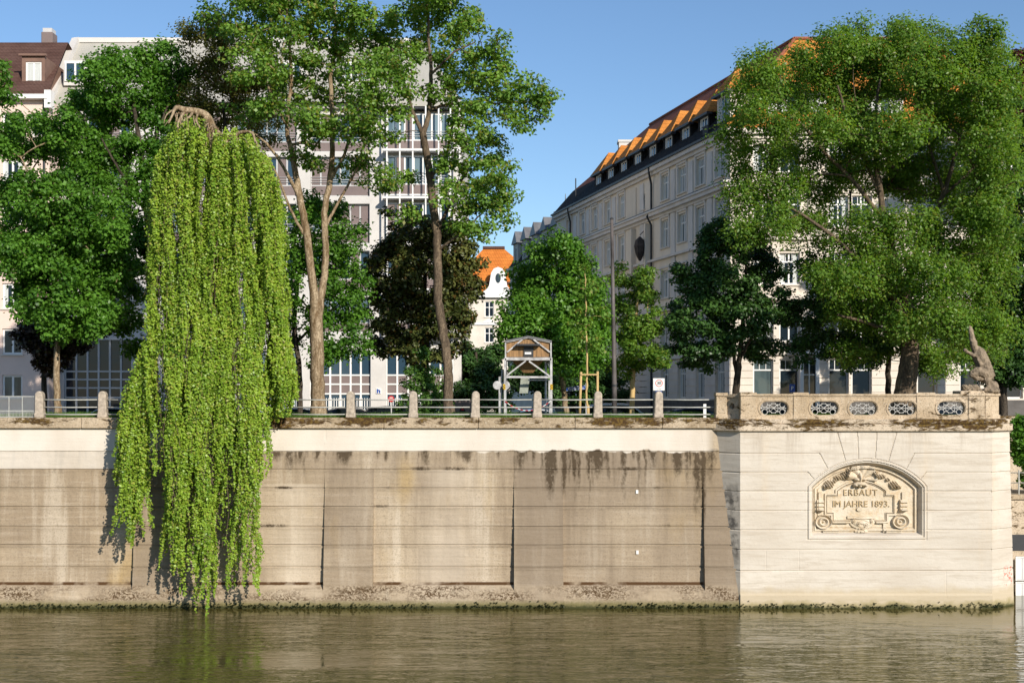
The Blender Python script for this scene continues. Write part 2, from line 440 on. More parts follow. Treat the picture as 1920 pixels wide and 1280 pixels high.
# ------------------------------------------------------------------ stone materials
PER, PX0 = 7.80, X(343, 52.5) - 7.80 * 3
def stone_river():
    t = NT('river_wall_stone')
    x, y, z = t.sep()
    base = t.mix(t.ramp(t.noise((0.5, 1, 0.5), 0.5, 4), 0.35, 0.65), (0.345, 0.268, 0.18), (0.46, 0.372, 0.262))
    # tooled courses and blocks
    base = t.mix(t.ramp(t.noise((0.5, 1, 9), 1.0, 4, 0.6, 0.4, off=2), 0.50, 0.70, 0, 0.40), base, (0.58, 0.49, 0.38))
    # block to block tone
    bi = t.math('ADD', t.math('FLOOR', t.math('DIVIDE', z, 0.80)), t.math('MULTIPLY', t.math('FLOOR', t.math('DIVIDE', x, 1.93)), 7.13))
    wn_ = t.n.new('ShaderNodeTexWhiteNoise'); wn_.noise_dimensions = '1D'; t.L(bi, wn_.inputs['W'])
    base = t.mix(t.ramp(wn_.outputs['Value'], 0.0, 1.0, 0, 0.38), base, (0.215, 0.165, 0.115))
    # wash streaks running down
    st = t.noise((1.15, 1, 0.07), 1.0, 5, 0.62, off=5)
    base = t.mix(t.ramp(st, 0.55, 0.66, 0, 0.55), base, (0.58, 0.50, 0.39))
    base = t.mix(t.ramp(st, 0.49, 0.36, 0, 0.55), base, (0.20, 0.15, 0.10))
    # ochre patches
    oc = t.noise((0.4, 1, 0.13), 1.0, 3, off=14)
    base = t.mix(t.ramp(oc, 0.60, 0.72, 0, 0.45), base, (0.42, 0.28, 0.09))
    # speckle
    sp = t.noise((1, 1, 1), 15, 5, 0.75, off=1)
    base = t.mix(t.ramp(sp, 0.50, 0.68, 0, 0.6), base, (0.17, 0.13, 0.09))
    # dark runs below the pale band, stronger to the right
    s2 = t.noise((2.0, 1, 0.20), 1.0, 6, 0.78, 0.2, off=9)
    down = t.ramp(z, 3.2, 6.2)
    s2m = t.math('MULTIPLY', t.ramp(s2, 0.485, 0.60), down)
    big = t.ramp(t.noise((0.22, 1, 0.02), 1.0, 2, off=21), 0.40, 0.60, 0.35, 1)
    right = t.ramp(x, -4, 3, 0.5, 1.0)
    base = t.mix(t.math('MULTIPLY', t.math('MULTIPLY', s2m, big), t.math('MULTIPLY', right, 0.5)), base, (0.09, 0.065, 0.04))
    # stains and block tones that belong to this wall
    def attr(nm):
        a = t.n.new('ShaderNodeAttribute'); a.attribute_name = nm; return a.outputs['Fac']
    tn = attr('tone')
    base = t.mix(t.ramp(tn, 0.0, 0.7, 0, 0.75), base, (0.205, 0.16, 0.115))
    base = t.mix(t.ramp(tn, 0.0, -0.5, 0, 0.5), base, (0.56, 0.48, 0.38))
    rn = t.math('MULTIPLY', attr('run'), t.ramp(t.noise((1, 1, 0.5), 9, 4, 0.7, off=52), 0.3, 0.6, 0.35, 1.25))
    base = t.mix(t.ramp(rn, 0.10, 0.45, 0, 0.9), base, (0.058, 0.040, 0.023))
    # pale upper band with a ragged lower edge
    e = t.math('ADD', z, t.math('MULTIPLY', t.math('SUBTRACT', t.noise((1.6, 1, 0.4), 1.0, 4, off=31), 0.5), t.ramp(x, -4, 1, 0.05, 0.55)))
    band = t.ramp(e, 6.34, 6.40)
    fin = t.ramp(x, 8.0, 8.35, 1, 0.25)
    cream = t.mix(t.ramp(t.noise((0.6, 1, 0.25), 1.0, 5, off=17), 0.42, 0.7, 0, 0.6), (0.63, 0.575, 0.495), (0.48, 0.41, 0.325))
    base = t.mix(t.math('MULTIPLY', band, fin), base, cream)
    lft = t.math('MULTIPLY', t.math('MULTIPLY', t.ramp(x, -14.9, -15.2), t.ramp(z, 5.62, 5.66)), t.ramp(z, 6.38, 6.34))
    base = t.mix(t.math('MULTIPLY', lft, 0.75), base, cream)
    # lichen zone and ledge moss over the water
    li = t.noise((1, 1, 1.3), 10, 6, 0.78, 0.3, off=41)
    lb = t.ramp(t.noise((0.42, 1, 1.2), 1.0, 3, off=44), 0.40, 0.58, 0.0, 1)
    lz = t.math('MULTIPLY', t.ramp(z, 1.0, 0.8), t.ramp(z, 0.22, 0.36))
    base = t.mix(t.ramp(z, 1.0, 0.84, 0, 0.5), base, (0.40, 0.32, 0.225))
    base = t.mix(t.math('MULTIPLY', t.math('MULTIPLY', t.ramp(li, 0.46, 0.53), lz), lb), base, (0.085, 0.052, 0.026))
    pm = t.ramp(t.math('FRACT', t.math('DIVIDE', t.math('SUBTRACT', x, PX0), PER)), 0.745, 0.735)
    ml = t.math('MULTIPLY', t.ramp(t.math('ABSOLUTE', t.math('SUBTRACT', z, t.math('ADD', 0.93, t.math('MULTIPLY', li, 0.05)))), 0.07, 0.045), pm)
    base = t.mix(t.math('MULTIPLY', ml, t.ramp(t.noise((0.9, 1, 1), 1.0, 3, off=47), 0.36, 0.5)), base, (0.085, 0.045, 0.02))
    wn = t.math('ADD', z, t.math('MULTIPLY', t.math('SUBTRACT', li, 0.5), 0.35))
    base = t.mix(t.ramp(wn, 0.36, 0.18, 0, 0.85), base, (0.13, 0.115, 0.04))
    base = t.mix(t.ramp(wn, 0.15, 0.05, 0, 0.9), base, (0.03, 0.034, 0.012))
    t.bump(t.math('ADD', sp, t.math('MULTIPLY', t.noise((0.5, 1, 9), 1.0, 4, off=2), 1.2)), 0.4, 0.02)
    return t.done(base, 0.9, 0.15)

def stone_bastion():
    t = NT('bastion_stone')
    x, y, z = t.sep()
    base = t.mix(t.ramp(t.noise((0.35, 0.5, 0.7), 1.0, 5), 0.35, 0.65), (0.545, 0.485, 0.40), (0.63, 0.575, 0.49))
    bi = t.math('ADD', t.math('FLOOR', t.math('DIVIDE', t.math('SUBTRACT', z, 0.02), 0.79)), t.math('MULTIPLY', t.math('FLOOR', t.math('DIVIDE', t.math('ADD', x, 1.1), 2.6)), 5.31))
    wn_ = t.n.new('ShaderNodeTexWhiteNoise'); wn_.noise_dimensions = '1D'; t.L(bi, wn_.inputs['W'])
    base = t.mix(t.ramp(wn_.outputs['Value'], 0.0, 1.0, 0, 0.30), base, (0.47, 0.415, 0.345))
    so = t.math('MULTIPLY', t.ramp(t.noise((2.2, 2.2, 0.22), 1.0, 5, 0.7, off=61), 0.50, 0.68), t.ramp(z, 5.6, 7.2))
    base = t.mix(t.math('MULTIPLY', so, 0.55), base, (0.30, 0.24, 0.18))
    base = t.mix(t.ramp(t.noise((0.6, 0.6, 7), 1.0, 4, 0.65, 0.4, off=3), 0.50, 0.66, 0, 0.5), base, (0.42, 0.355, 0.275))
    base = t.mix(t.ramp(t.noise((1, 1, 1), 9, 4, 0.7, off=5), 0.57, 0.72, 0, 0.35), base, (0.38, 0.30, 0.22))
    st = t.noise((0.9, 0.9, 0.1), 1.0, 4, 0.6, off=8)
    base = t.mix(t.ramp(st, 0.58, 0.72, 0, 0.35), base, (0.60, 0.47, 0.31))
    n = t.noise((0.8, 0.8, 1), 1.5, 5, 0.6, off=12)
    zz = t.math('ADD', z, t.math('MULTIPLY', t.math('SUBTRACT', n, 0.5), 0.7))
    base = t.mix(t.ramp(zz, 0.95, 0.65, 0, 0.75), base, (0.47, 0.385, 0.255))
    base = t.mix(t.ramp(zz, 0.33, 0.17, 0, 0.8), base, (0.30, 0.25, 0.12))
    base = t.mix(t.ramp(zz, 0.16, 0.04, 0, 0.92), base, (0.035, 0.04, 0.012))
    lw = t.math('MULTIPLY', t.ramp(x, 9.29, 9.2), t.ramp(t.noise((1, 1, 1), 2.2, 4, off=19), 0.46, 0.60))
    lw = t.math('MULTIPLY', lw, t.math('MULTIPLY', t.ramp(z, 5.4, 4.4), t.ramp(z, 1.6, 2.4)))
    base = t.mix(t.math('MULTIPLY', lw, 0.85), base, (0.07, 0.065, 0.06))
    gx = t.math('ABSOLUTE', t.math('SUBTRACT', x, 20.45)); gz = t.math('ABSOLUTE', t.math('SUBTRACT', z, 1.25))
    gr = t.math('MULTIPLY', t.math('MULTIPLY', t.ramp(gx, 0.28, 0.2), t.ramp(gz, 0.45, 0.35)), t.ramp(t.noise((1, 1, 1), 6.5, 1, 0.5, 1.5, off=23), 0.53, 0.56))
    base = t.mix(t.math('MULTIPLY', gr, 0.75), base, (0.62, 0.10, 0.06))
    t.bump(t.math('ADD', t.noise((0.6, 0.6, 7), 1.0, 4, off=3), t.noise((1, 1, 1), 18, 3)), 0.28, 0.015)
    return t.done(base, 0.88, 0.15)

def stone_weathered(name, mosslo, mosshi, a=(0.35, 0.27, 0.175), b=(0.49, 0.395, 0.28)):
    t = NT(name)
    x, y, z = t.sep()
    base = t.mix(t.ramp(t.noise((0.6, 0.6, 0.8), 1.0, 5), 0.35, 0.65), a, b)
    base = t.mix(t.ramp(t.noise((2, 2, 0.5), 1.0, 4, off=3), 0.5, 0.7, 0, 0.5), base, (0.27, 0.20, 0.125))
    base = t.mix(t.ramp(t.noise((1, 1, 1), 16, 4, 0.75, off=5), 0.53, 0.63, 0, 0.75), base, (0.13, 0.095, 0.065))
    base = t.mix(t.ramp(t.noise((1, 1, 1), 9, 3, 0.7, off=25), 0.58, 0.68, 0, 0.6), base, (0.62, 0.54, 0.42))
    m = t.noise((0.8, 0.8, 2.4), 2.4, 6, 0.74, 0.3, off=9)
    big = t.ramp(t.noise((0.35, 0.35, 0.35), 1.0, 2, off=15), 0.36, 0.60, -0.12, 0.09)
    zz = t.ramp(z, mosslo, mosslo + (mosshi - mosslo) * 0.5, 0.16, 0.0)
    mm = t.math('ADD', t.math('SUBTRACT', m, zz), big)
    mk = t.ramp(mm, 0.465, 0.535)
    base = t.mix(mk, base, (0.062, 0.036, 0.016))
    base = t.mix(t.math('MULTIPLY', mk, t.ramp(t.noise((1, 1, 1), 11, 3, off=33), 0.46, 0.6, 0, 0.7)), base, (0.17, 0.11, 0.03))
    t.bump(t.math('ADD', t.noise((1, 1, 1), 16, 4, off=5), t.math('MULTIPLY', mk, 0.8)), 0.6, 0.03)
    return t.done(base, 0.92, 0.1)

M['river_stone'] = stone_river()
M['bastion_stone'] = stone_bastion()
M['coping_stone'] = stone_weathered('coping_stone', 7.30, 7.78)
M['coping_bastion'] = stone_weathered('coping_bastion', 7.18, 7.75, (0.47, 0.38, 0.27), (0.60, 0.50, 0.38))
M['baluster_stone'] = stone_weathered('baluster_stone', 8.9, 9.2, (0.43, 0.33, 0.215), (0.57, 0.46, 0.33))
M['post_stone'] = simple('post_stone', (0.46, 0.39, 0.31), 0.92, 0.28, 7, bump=0.7)

# ------------------------------------------------------------------ the river wall
root = empty('river_wall', (0, 52.2, 0), 'long battered stone river wall with stained panels and a pale upper band', 'embankment wall')
edges = []
for k in range(-1, 7):
    a = PX0 + PER * k; edges += [a, a + 5.78]
us = np.arange(-34, 9.301, 0.055)
us = np.sort(np.concatenate([us] + [[e - .004, e + .004] for e in edges if -34 < e < 9.3] + [[9.30]]))
us = us[us <= 9.30]
joints = [5.62, 4.85, 4.09, 3.28, 2.53, 1.64]
zs = np.arange(-0.4, 7.32, 0.05)
zs = np.sort(np.concatenate([zs] + [[j - .036, j - .029, j + .029, j + .036] for j in joints] + [[.80, .945, .955, 6.36, 6.385]]))
def wall_d(u, z):
    d = -0.87 * np.clip(z, 0, 7.3) / 7.3
    ph = np.mod(u - PX0, PER)
    pan = (ph < 5.78)
    e = 0.068 * np.clip(5.65 - z, 0, 9)
    led = np.where(z >= .95, 1, np.clip((z - .70) / .25, 0, 1))
    chip = 0.03 * (fnoise(u * 1.5, z * 3, 5) - .5) * (np.abs(ph - 5.78) < .01)
    d = d - np.where(pan, e * led, 0) + chip
    for j in joints:
        d = d - 0.05 * (np.abs(z - j) < 0.030) + 0.022 * sstep(j - .16, j - .035, z) * (z < j - .030)
    d = d + 0.030 * (z > 6.37)
    rough = 0.020 * (fnoise(u * 1.1, z * 8, 1) - .47) + 0.014 * (fnoise(u * 7, z * 7, 7) - .47)
    d = d + rough * np.where(z > 6.37, .15, 1) + np.where(z < .85, .07 * (fnoise(u * 4, z * 5, 9) - .4), 0)
    d = d + np.where(z < .25, .10 * fnoise(u * 3, z * 4, 19) * (0.25 - z), 0)
    return d
wf = hfield('wall_face', us, zs, wall_d, Fr((0, 52.17, 0), (1, 0, 0), (0, -1, 0)), M['river_stone'], root)
wf.location = (0, -52.2, 0)
UU, ZZ = np.meshgrid(us, zs)
run = np.zeros(UU.shape)
rs_ = np.random.RandomState(12)
runs = [(642, .32, .65, 1), (650, .2, .4, .8), (721, .10, .55, .9), (760, .10, .6, .55), (796, .22, 1.0, .6), (873, .24, .55, 1), (858, .2, .5, .5), (935, .12, .5, .5), (975, .26, .9, .7), (1031, .24, 2.1, 1.1), (1040, .12, 1.2, 1), (1058, .13, 2.1, 1),
        (1079, .16, .9, .7), (1104, .12, 1.3, .6), (1121, .34, 1.3, .7), (1141, .12, 1.6, .6), (1171, .13, 2.3, .7), (1198, .1, 1.2, .5), (1225, .25, .9, .6), (1271, .26, 1.2, .9), (1290, .12, 1.8, .6), (1308, .22, 3.2, .7), (1319, .12, 3.6, .9), (1335, .3, 1.6, .5),
        (110, .14, 1.0, .7), (60, .1, .8, .4), (187, .3, .5, .5), (215, .14, 1.3, .6), (20, .1, 1.4, .4), (515, .4, .6, .5), (540, .3, 1.0, .6), (560, .14, .7, .7), (590, .2, .6, .6)]
runs += [(rs_.uniform(960, 1335), rs_.uniform(.03, .09), rs_.uniform(.5, 2.6), rs_.uniform(.3, .8)) for i in range(44)] + [(rs_.uniform(0, 950), rs_.uniform(.03, .1), rs_.uniform(.3, 1.6), rs_.uniform(.2, .5)) for i in range(40)]
for px, w, ln, k in runs:
    x0 = X(px, 52.6); dz = 6.40 - ZZ
    wob = .05 * (vnoise(ZZ * 2.2, ZZ * 0 + px * .37, 6) - .5) * 2
    prof = np.clip(1.15 - dz / ln, 0, 1) * (dz > -.05)
    run = np.maximum(run, k * prof * np.exp(-((UU - x0 - wob) / w) ** 2 * 1.4))
run *= .45 + .9 * fnoise(UU * 6, ZZ * 1.6, 44)
# damp under each joint and lichen along the plinth
for j in joints[:4]: run = np.maximum(run, .8 * (np.abs(ZZ - j - .03) < .06) * np.clip(fnoise(UU * .7 + j * 9, ZZ * 0 + j, 52) * 3.2 - 1.9, 0, 1))
ph = np.mod(UU - PX0, PER)
pier = sstep(5.72, 5.84, ph) * (ZZ < 5.62)
g0, g1 = X(965, 52.5), X(1335, 52.5)
tone = .45 * pier + .40 * sstep(g0, g0 + .3, UU) * (ZZ < 6.4) * (1 - .35 * sstep(4.6, 3.2, ZZ)) + .4 * (ZZ > 5.62) * (ZZ < 6.38) * fnoise(UU * .5, ZZ, 61) * 1.5
tone = tone - .55 * np.exp(-((UU - X(840, 52.5)) / 1.3) ** 2) * (ZZ < 5.62) - .5 * np.exp(-((UU - X(555, 52.5)) / 1.2) ** 2) * (ZZ < 5.0)
tone = np.clip(tone * (.5 + fnoise(UU * .9, ZZ * .5, 71)) + .25 * (fnoise(UU * .35, ZZ * .3, 73) - .3), -1, 1)
for nm, arr in (('run', run), ('tone', tone)):
    at_ = wf.data.attributes.new(nm, 'FLOAT', 'POINT'); at_.data.foreach_set('value', arr.astype(np.float32).ravel())
for zr in (922, 1035):
    g = MB(); zc_ = Z(zr, 52.6); yc_ = 52.17 + .87 * zc_ / 7.3 + max(0, .068 * (5.65 - zc_)) * 1.0
    g.box(X(1193, 52.6), X(1197.5, 52.6), yc_ - .05, yc_ + .02, zc_ - .075, zc_ + .075); g.build('survey_plate', M['white_paint'], root).location = (0, -52.2, 0)
g = MB()
xs = [-60, -48, -36, -30, -26.5, -22.1, -17.8, -13.3, -9.6, -5.3, -1.4, 2.6, 6.2, 8.55]
for a, b in zip(xs[:-1], xs[1:]):
    g.box(a + .006, b - .006, 52.86, 53.75, 7.31, 7.75)
o = g.build('coping', M['coping_stone'], root, bevel=0.025); o.location = (0, -52.2, 0)

# ------------------------------------------------------------------ the bastion with its plaque
BX0, BX1, YB = 9.30, 19.57, 52.17
root = empty('bastion', (14.5, 52.2, 0), 'pale stone bastion projecting into the river with an arched relief plaque', 'bastion')
def put(o): o.location = -Vector(root.location); return o
NCX, NHW, NZB, NTOP, NR = 14.47, 2.44, 2.78, 6.11, 3.22
NCZ = NTOP - NR
bj = [6.30, 5.53, 4.76, 3.98, 3.19, 2.39, 1.54]
def niche(u, z):
    return np.minimum(np.minimum(NHW - np.abs(u - NCX), z - NZB), NR - np.hypot(u - NCX, z - NCZ))
def seg_dist(u, z, a, b):
    ax, az = a; bx, bz = b
    L2 = (bx - ax) ** 2 + (bz - az) ** 2
    tt = np.clip(((u - ax) * (bx - ax) + (z - az) * (bz - az)) / L2, 0, 1)
    return np.hypot(u - ax - tt * (bx - ax), z - az - tt * (bz - az))
vous = []
for s in (-1, 1):
    vous += [((s * 1.22, 7.21), (s * .88, 6.02)), ((s * .40, 7.21), (s * .34, 6.12)), ((s * 1.93, 6.30), (s * 1.62, 5.72)), ((s * 2.40, 5.53), (s * 2.20, 5.3))]
def bastion_d(u, z):
    f = niche(u, z); ax = np.abs(u - NCX)
    d = 0.012 * (fnoise(u * 1.2, z * 7, 11) - .47) + .006 * (fnoise(u * 9, z * 9, 12) - .47)
    for j in bj:
        lim = 1.93 if j == 6.30 else (2.40 if j == 5.53 else 0)
        d = d - 0.035 * ((np.abs(z - j) < 0.025) & (ax > lim))
    for a, b in vous:
        d = d - 0.03 * (seg_dist(u - NCX, z, a, b) < 0.018)
    for k, (jx, ja, jb) in enumerate([(10.35, 1.54, 2.39), (13.2, 0.5, 1.54), (15.6, 1.54, 2.39), (17.7, 0.4, 1.54), (11.7, 1.54, 2.39)]):
        d = d - .008 * ((np.abs(u - jx) < .011) & (z > ja) & (z < jb))
    m = np.where(f < .05, -.03, np.where(f < .12, .025, np.where(f < .17, -.03, np.where(f < .30, -.03 - .30 * sstep(.17, .30, f), -.36))))
    d = np.where(f > 0, m + .3 * d, d)
    d = d + .05 * sstep(.62, .52, z) + np.where(z < .25, .08 * fnoise(u * 3, z * 4, 29) * (0.3 - z), 0)
    return d
us = np.arange(BX0, BX1 + .001, 0.024); us[-1] = BX1
zs = np.arange(-.4, 7.25, 0.024)
put(hfield('front_face', us, zs, bastion_d, Fr((0, YB, 0), (1, 0, 0), (0, -1, 0)), M['bastion_stone'], root))
def side_d(u, z):
    d = 0.012 * (fnoise(u * 1.2 + 50, z * 7, 11) - .47)
    for j in bj: d = d - .03 * (np.abs(z - j) < .022)
    return d
frl = Fr((8.43, 53.04, 0), (1, -1, 0), (-1, -1, 0))
LL = math.hypot(.87, .87)
put(hfield('splayed_face', np.linspace(-.3, LL, 40), np.arange(-.4, 7.25, .03), side_d, frl, M['bastion_stone'], root))
frr = Fr((BX1, YB, 0), (1, .9, 0), (.9, -1, 0))
LR = 1.45
def side_r(u, z): return side_d(u + 9, z) + .2 * (1 - np.clip(z, 0, 7.2) / 7.2) * u / LR
put(hfield('splayed_face', np.linspace(0, LR, 48), np.arange(-.4, 7.25, .03), side_r, frr, M['bastion_stone'], root))
e = frr(LR, 0, 0)
g = MB(); g.face([(e.x - .01, e.y, -.4), (e.x - .01, 62, -.4), (e.x - .01, 62, 7.2), (e.x - .01, e.y, 7.2)])
g.face([(e.x + .15, e.y, -.4), (e.x + .15, 62, -.4), (e.x - .01, 62, 7.2), (e.x - .01, e.y, 7.2)])
put(g.build('return_wall', M['bastion_stone'], root))
def plan(off): return [(8.36 - off, 62), (8.36 - off, 53.10 - off * .4), (9.27 - off * .4, YB - off), (BX1 + off * .45, YB - off), (e.x + off, e.y - off * .45), (e.x + off, 62)]
g = MB(); g.prism(plan(.13), lambda a, b, d: (a, b, d), 7.21, 7.50)
put(g.build('cornice', M['coping_bastion'], root, bevel=.03))
g = MB(); g.prism(plan(.03), lambda a, b, d: (a, b, d), 7.503, 7.70)
put(g.build('coping', M['coping_bastion'], root, bevel=.04))

# relief plaque : carved as one surface, coordinates read off the carving in metres
def q(zx, zy): return ((zx / 6.736 + 1480 - 960) / 46.0, H - ((zy / 6.736 + 840) - HR) / 46.0)
k_ = 1 / (6.736 * 46.0)
def ell(u, z, zx, zy, rx, rz):
    cx, cz = q(zx, zy); return 1 - np.hypot((u - cx) / (rx * k_), (z - cz) / (rz * k_))
def rect(u, z, x0, x1, y0, y1):
    a, zt = q(x0, y0); b, zb = q(x1, y1)
    return np.minimum(np.minimum(u - a, b - u), np.minimum(z - zb, zt - z))
def relief_d(u, z):
    f = niche(u, z)
    d = -.30 + .012 * (fnoise(u * 6, z * 6, 3) - .45) + .012 * (fnoise(u * 18, z * 18, 5) - .45)
    d = d + .05 * ((f > .36) & (f < .42)) - .03 * ((f > .46) & (f < .49))
    # text field with its raised, swept border
    cx, cz = q(930, 900)
    arch = np.minimum(470 * k_ - np.hypot(u - cx, z - cz), 305 * k_ - np.abs(u - cx))
    fld = np.maximum(np.maximum(rect(u, z, 490, 1345, 600, 830), np.where(z > q(0, 830)[1], arch, -1)), rect(u, z, 570, 1250, 790, 925))
    d = d + .05 * ((fld > -.085) & (fld < -.005)) - .03 * ((fld > -.005) & (fld < .02)) + .035 * ((fld > .02) & (fld < .045))
    # shell
    sx, sz = q(930, 395)
    th = np.arctan2(z - sz, u - sx); rr = np.hypot(u - sx, z - sz) / k_
    fan = (th > -.15) & (th < math.pi + .15)
    lim = 178 + 16 * np.abs(np.cos(th * 4.5)) + 20 * np.sin(th)
    d = d + np.where(fan & (rr < lim), (.06 + .10 * np.clip(rr / 190, 0, 1)) * (.55 + .45 * np.abs(np.cos(th * 4.5))), 0)
    for zx, zy, a, b, hh in [(910, 375, 28, 75, .17), (870, 400, 40, 28, .15), (955, 395, 40, 25, .13), (910, 455, 85, 32, .16), (850, 470, 32, 26, .15), (975, 470, 32, 26, .14), (905, 480, 26, 24, .15)]:
        t_ = ell(u, z, zx, zy, a, b); d = np.maximum(d, np.where(t_ > 0, -.30 + hh * np.sqrt(np.clip(t_, 0, 1)) + .06, -9))
    # leaf scrolls beside the shell
    for zx, zy, a, b in [(525, 460, 70, 60), (480, 490, 50, 30), (640, 380, 60, 32), (720, 350, 55, 60), (760, 290, 30, 40), (1340, 470, 70, 60), (1400, 495, 50, 30), (1180, 360, 70, 34), (1110, 330, 45, 45), (590, 420, 34, 26), (1270, 400, 34, 26)]:
        t_ = ell(u, z, zx, zy, a, b)
        d = d + np.where(t_ > 0, .10 * np.sqrt(np.clip(t_, 0, 1)) + .05 * np.sin((u + z * .7) * 55) * np.clip(t_ * 3, 0, 1), 0)
    # consoles, rosettes, cartouche, foot mouldings
    for zx in (405, 1462):
        b_ = rect(u, z, zx - 45, zx + 45, 655, 800); d = d + .12 * (b_ > 0) + .03 * (b_ > 0) * np.cos((z - 4) * 40)
        b_ = rect(u, z, zx - 20, zx + 28, 560, 655); d = d + .06 * (b_ > 0)
        t_ = ell(u, z, zx, 790, 42, 26); d = d + np.where(t_ > 0, .05, 0)
    for zx, zy in ((450, 935), (1428, 930)):
        t_ = ell(u, z, zx, zy, 106, 90)
        d = np.maximum(d, np.where(t_ > 0, -.30 + .07 + .05 * np.cos((1 - t_) * 13), -9))
    for zx, zy, a, b, hh in [(940, 950, 158, 78, .09), (930, 1060, 85, 52, .08), (890, 955, 38, 40, .14), (985, 975, 46, 52, .12), (1050, 930, 30, 40, .12), (830, 930, 34, 40, .11), (930, 1020, 70, 20, .12)]:
        t_ = ell(u, z, zx, zy, a, b)
        d = np.maximum(d, np.where(t_ > 0, -.30 + .03 + hh * np.sqrt(np.clip(t_, 0, 1)) * (.8 + .2 * np.cos(t_ * 14)), -9))
    for x0, x1, y0, y1 in [(440, 650, 1042, 1080), (1240, 1445, 1040, 1078), (1205, 1250, 955, 1078), (750, 1112, 862, 895), (560, 765, 925, 950), (1110, 1215, 925, 950)]:
        d = d + .055 * (rect(u, z, x0, x1, y0, y1) > 0)
    t_ = ell(u, z, 905, 778, 36, 26); d = d + np.where(t_ > 0, .05, 0)
    d = -.30 + (d + .30) * 1.35
    return np.where(f > .29, d, -.5)
def relief_mat():
    t = NT('relief_stone')
    base = t.mix(t.ramp(t.noise((1, 1, 1), 1.5, 5), 0.35, 0.65), (0.54, 0.45, 0.32), (0.64, 0.56, 0.44))
    base = t.mix(t.ramp(t.noise((1, 1, 1), 3.4, 5, 0.7, off=6), 0.52, 0.68, 0, 0.6), base, (0.50, 0.34, 0.17))
    x, y, z = t.sep()
    base = t.mix(t.math('MULTIPLY', t.ramp(t.noise((1, 1, 1), 6, 4, 0.7, off=8), 0.5, 0.62), t.ramp(z, 4.9, 5.5, 0.05, 0.5)), base, (0.22, 0.17, 0.12))  # dark blotches towards the top deepen the shell's shade in colour
    t.bump(t.noise((1, 1, 1), 24, 3), 0.3, 0.01)
    return t.done(base, 0.9, 0.12)
M['relief_stone'] = relief_mat()
pl = put(hfield('relief_plaque', np.arange(NCX - 2.2, NCX + 2.2, .0125), np.arange(3.02, 5.90, .0125), relief_d, Fr((0, YB, 0), (1, 0, 0), (0, -1, 0)), M['relief_stone'], root))
M['letter'] = simple('letter', (0.43, 0.32, 0.18), 0.9, 0.2, 6)

def text_mesh(name, body, size, loc, mat, parent=None, depth=.012, rot=(R(90), 0, 0), off=0.0, spacing=1.0, sx=1.0):
    cu = bpy.data.curves.new(name, 'FONT')
    cu.body = body; cu.size = size; cu.extrude = depth; cu.align_x = 'CENTER'; cu.align_y = 'CENTER'; cu.offset = off; cu.space_character = spacing
    o = bpy.data.objects.new(name, cu); COL.objects.link(o)
    dg = bpy.context.evaluated_depsgraph_get()
    me = bpy.data.meshes.new_from_object(o.evaluated_get(dg))
    bpy.data.objects.remove(o)
    me.name = name; me.materials.clear()
    r = link_mesh(name, me, mat, parent)
    r.location = loc; r.rotation_euler = rot; r.scale = (sx, 1, 1)
    return r
for body, zx, zy, zh, sp in (('ERBAUT', 920, 568, 78, 1.12), ('IM JAHRE 1893.', 930, 712, 78, 1.0)):
    cx, cz = q(zx, zy)
    text_mesh('lettering', body, zh * k_ / .70, (cx, YB + .278, cz), M['letter'], pl, .02, spacing=sp)
def wpart(mb, name, mat, root, **kw):
    """a part modelled in world coordinates under a root standing at root.location"""
    o = mb.build(name, mat, root, **kw)
    o.location = -Vector(root.location)
    return o
def spart(mb, name, mat, parent, **kw):
    """sub-part: its parent part already sits at minus the root's location"""
    return mb.build(name, mat, parent, **kw)

# ------------------------------------------------------------------ balustrade on the bastion
YBAL = 52.42
bal = empty('balustrade', (14.3, YBAL, 7.7), 'weathered stone balustrade with five oval iron grilles on the bastion', 'balustrade')
fb = Fr((0, YBAL, 0), (1, 0, 0), (0, -1, 0))
def bx(px): return X(px, YBAL)
def stadium(cx, cz, hw, hh, n=48):
    out = []
    s = hw - hh
    for i in range(n):
        a = 2 * math.pi * (i + .5) / n
        c, sn = math.cos(a), math.sin(a)
        # ray to stadium outline
        lo, hi = 0, hw * 1.5
        for _ in range(30):
            m = (lo + hi) / 2
            px, pz = abs(m * c), m * sn
            ins = math.hypot(max(px - s, 0), pz) < hh
            if ins: lo = m
            else: hi = m
        out.append((cx + lo * c, cz + lo * sn))
    return out
def rect_ring(x0, x1, z0, z1, cx, cz, n=48):
    out = []
    cor = [(x1, z1), (x0, z1), (x0, z0), (x1, z0)]
    for i in range(n):
        a = 2 * math.pi * (i + .5) / n
        c, sn = math.cos(a), math.sin(a)
        tt = min(((x1 - cx) / c if c > 0 else (x0 - cx) / c) if abs(c) > 1e-9 else 9e9, ((z1 - cz) / sn if sn > 0 else (z0 - cz) / sn) if abs(sn) > 1e-9 else 9e9)
        out.append((cx + tt * c, cz + tt * sn))
    for co in cor:
        j = min(range(n), key=lambda k: abs(math.atan2(math.sin(math.atan2(co[1] - cz, co[0] - cx) - 2 * math.pi * (k + .5) / n), math.cos(math.atan2(co[1] - cz, co[0] - cx) - 2 * math.pi * (k + .5) / n))))
        out[j] = co
    return out
OZ, OHW, OHH = 8.145, .575, .275
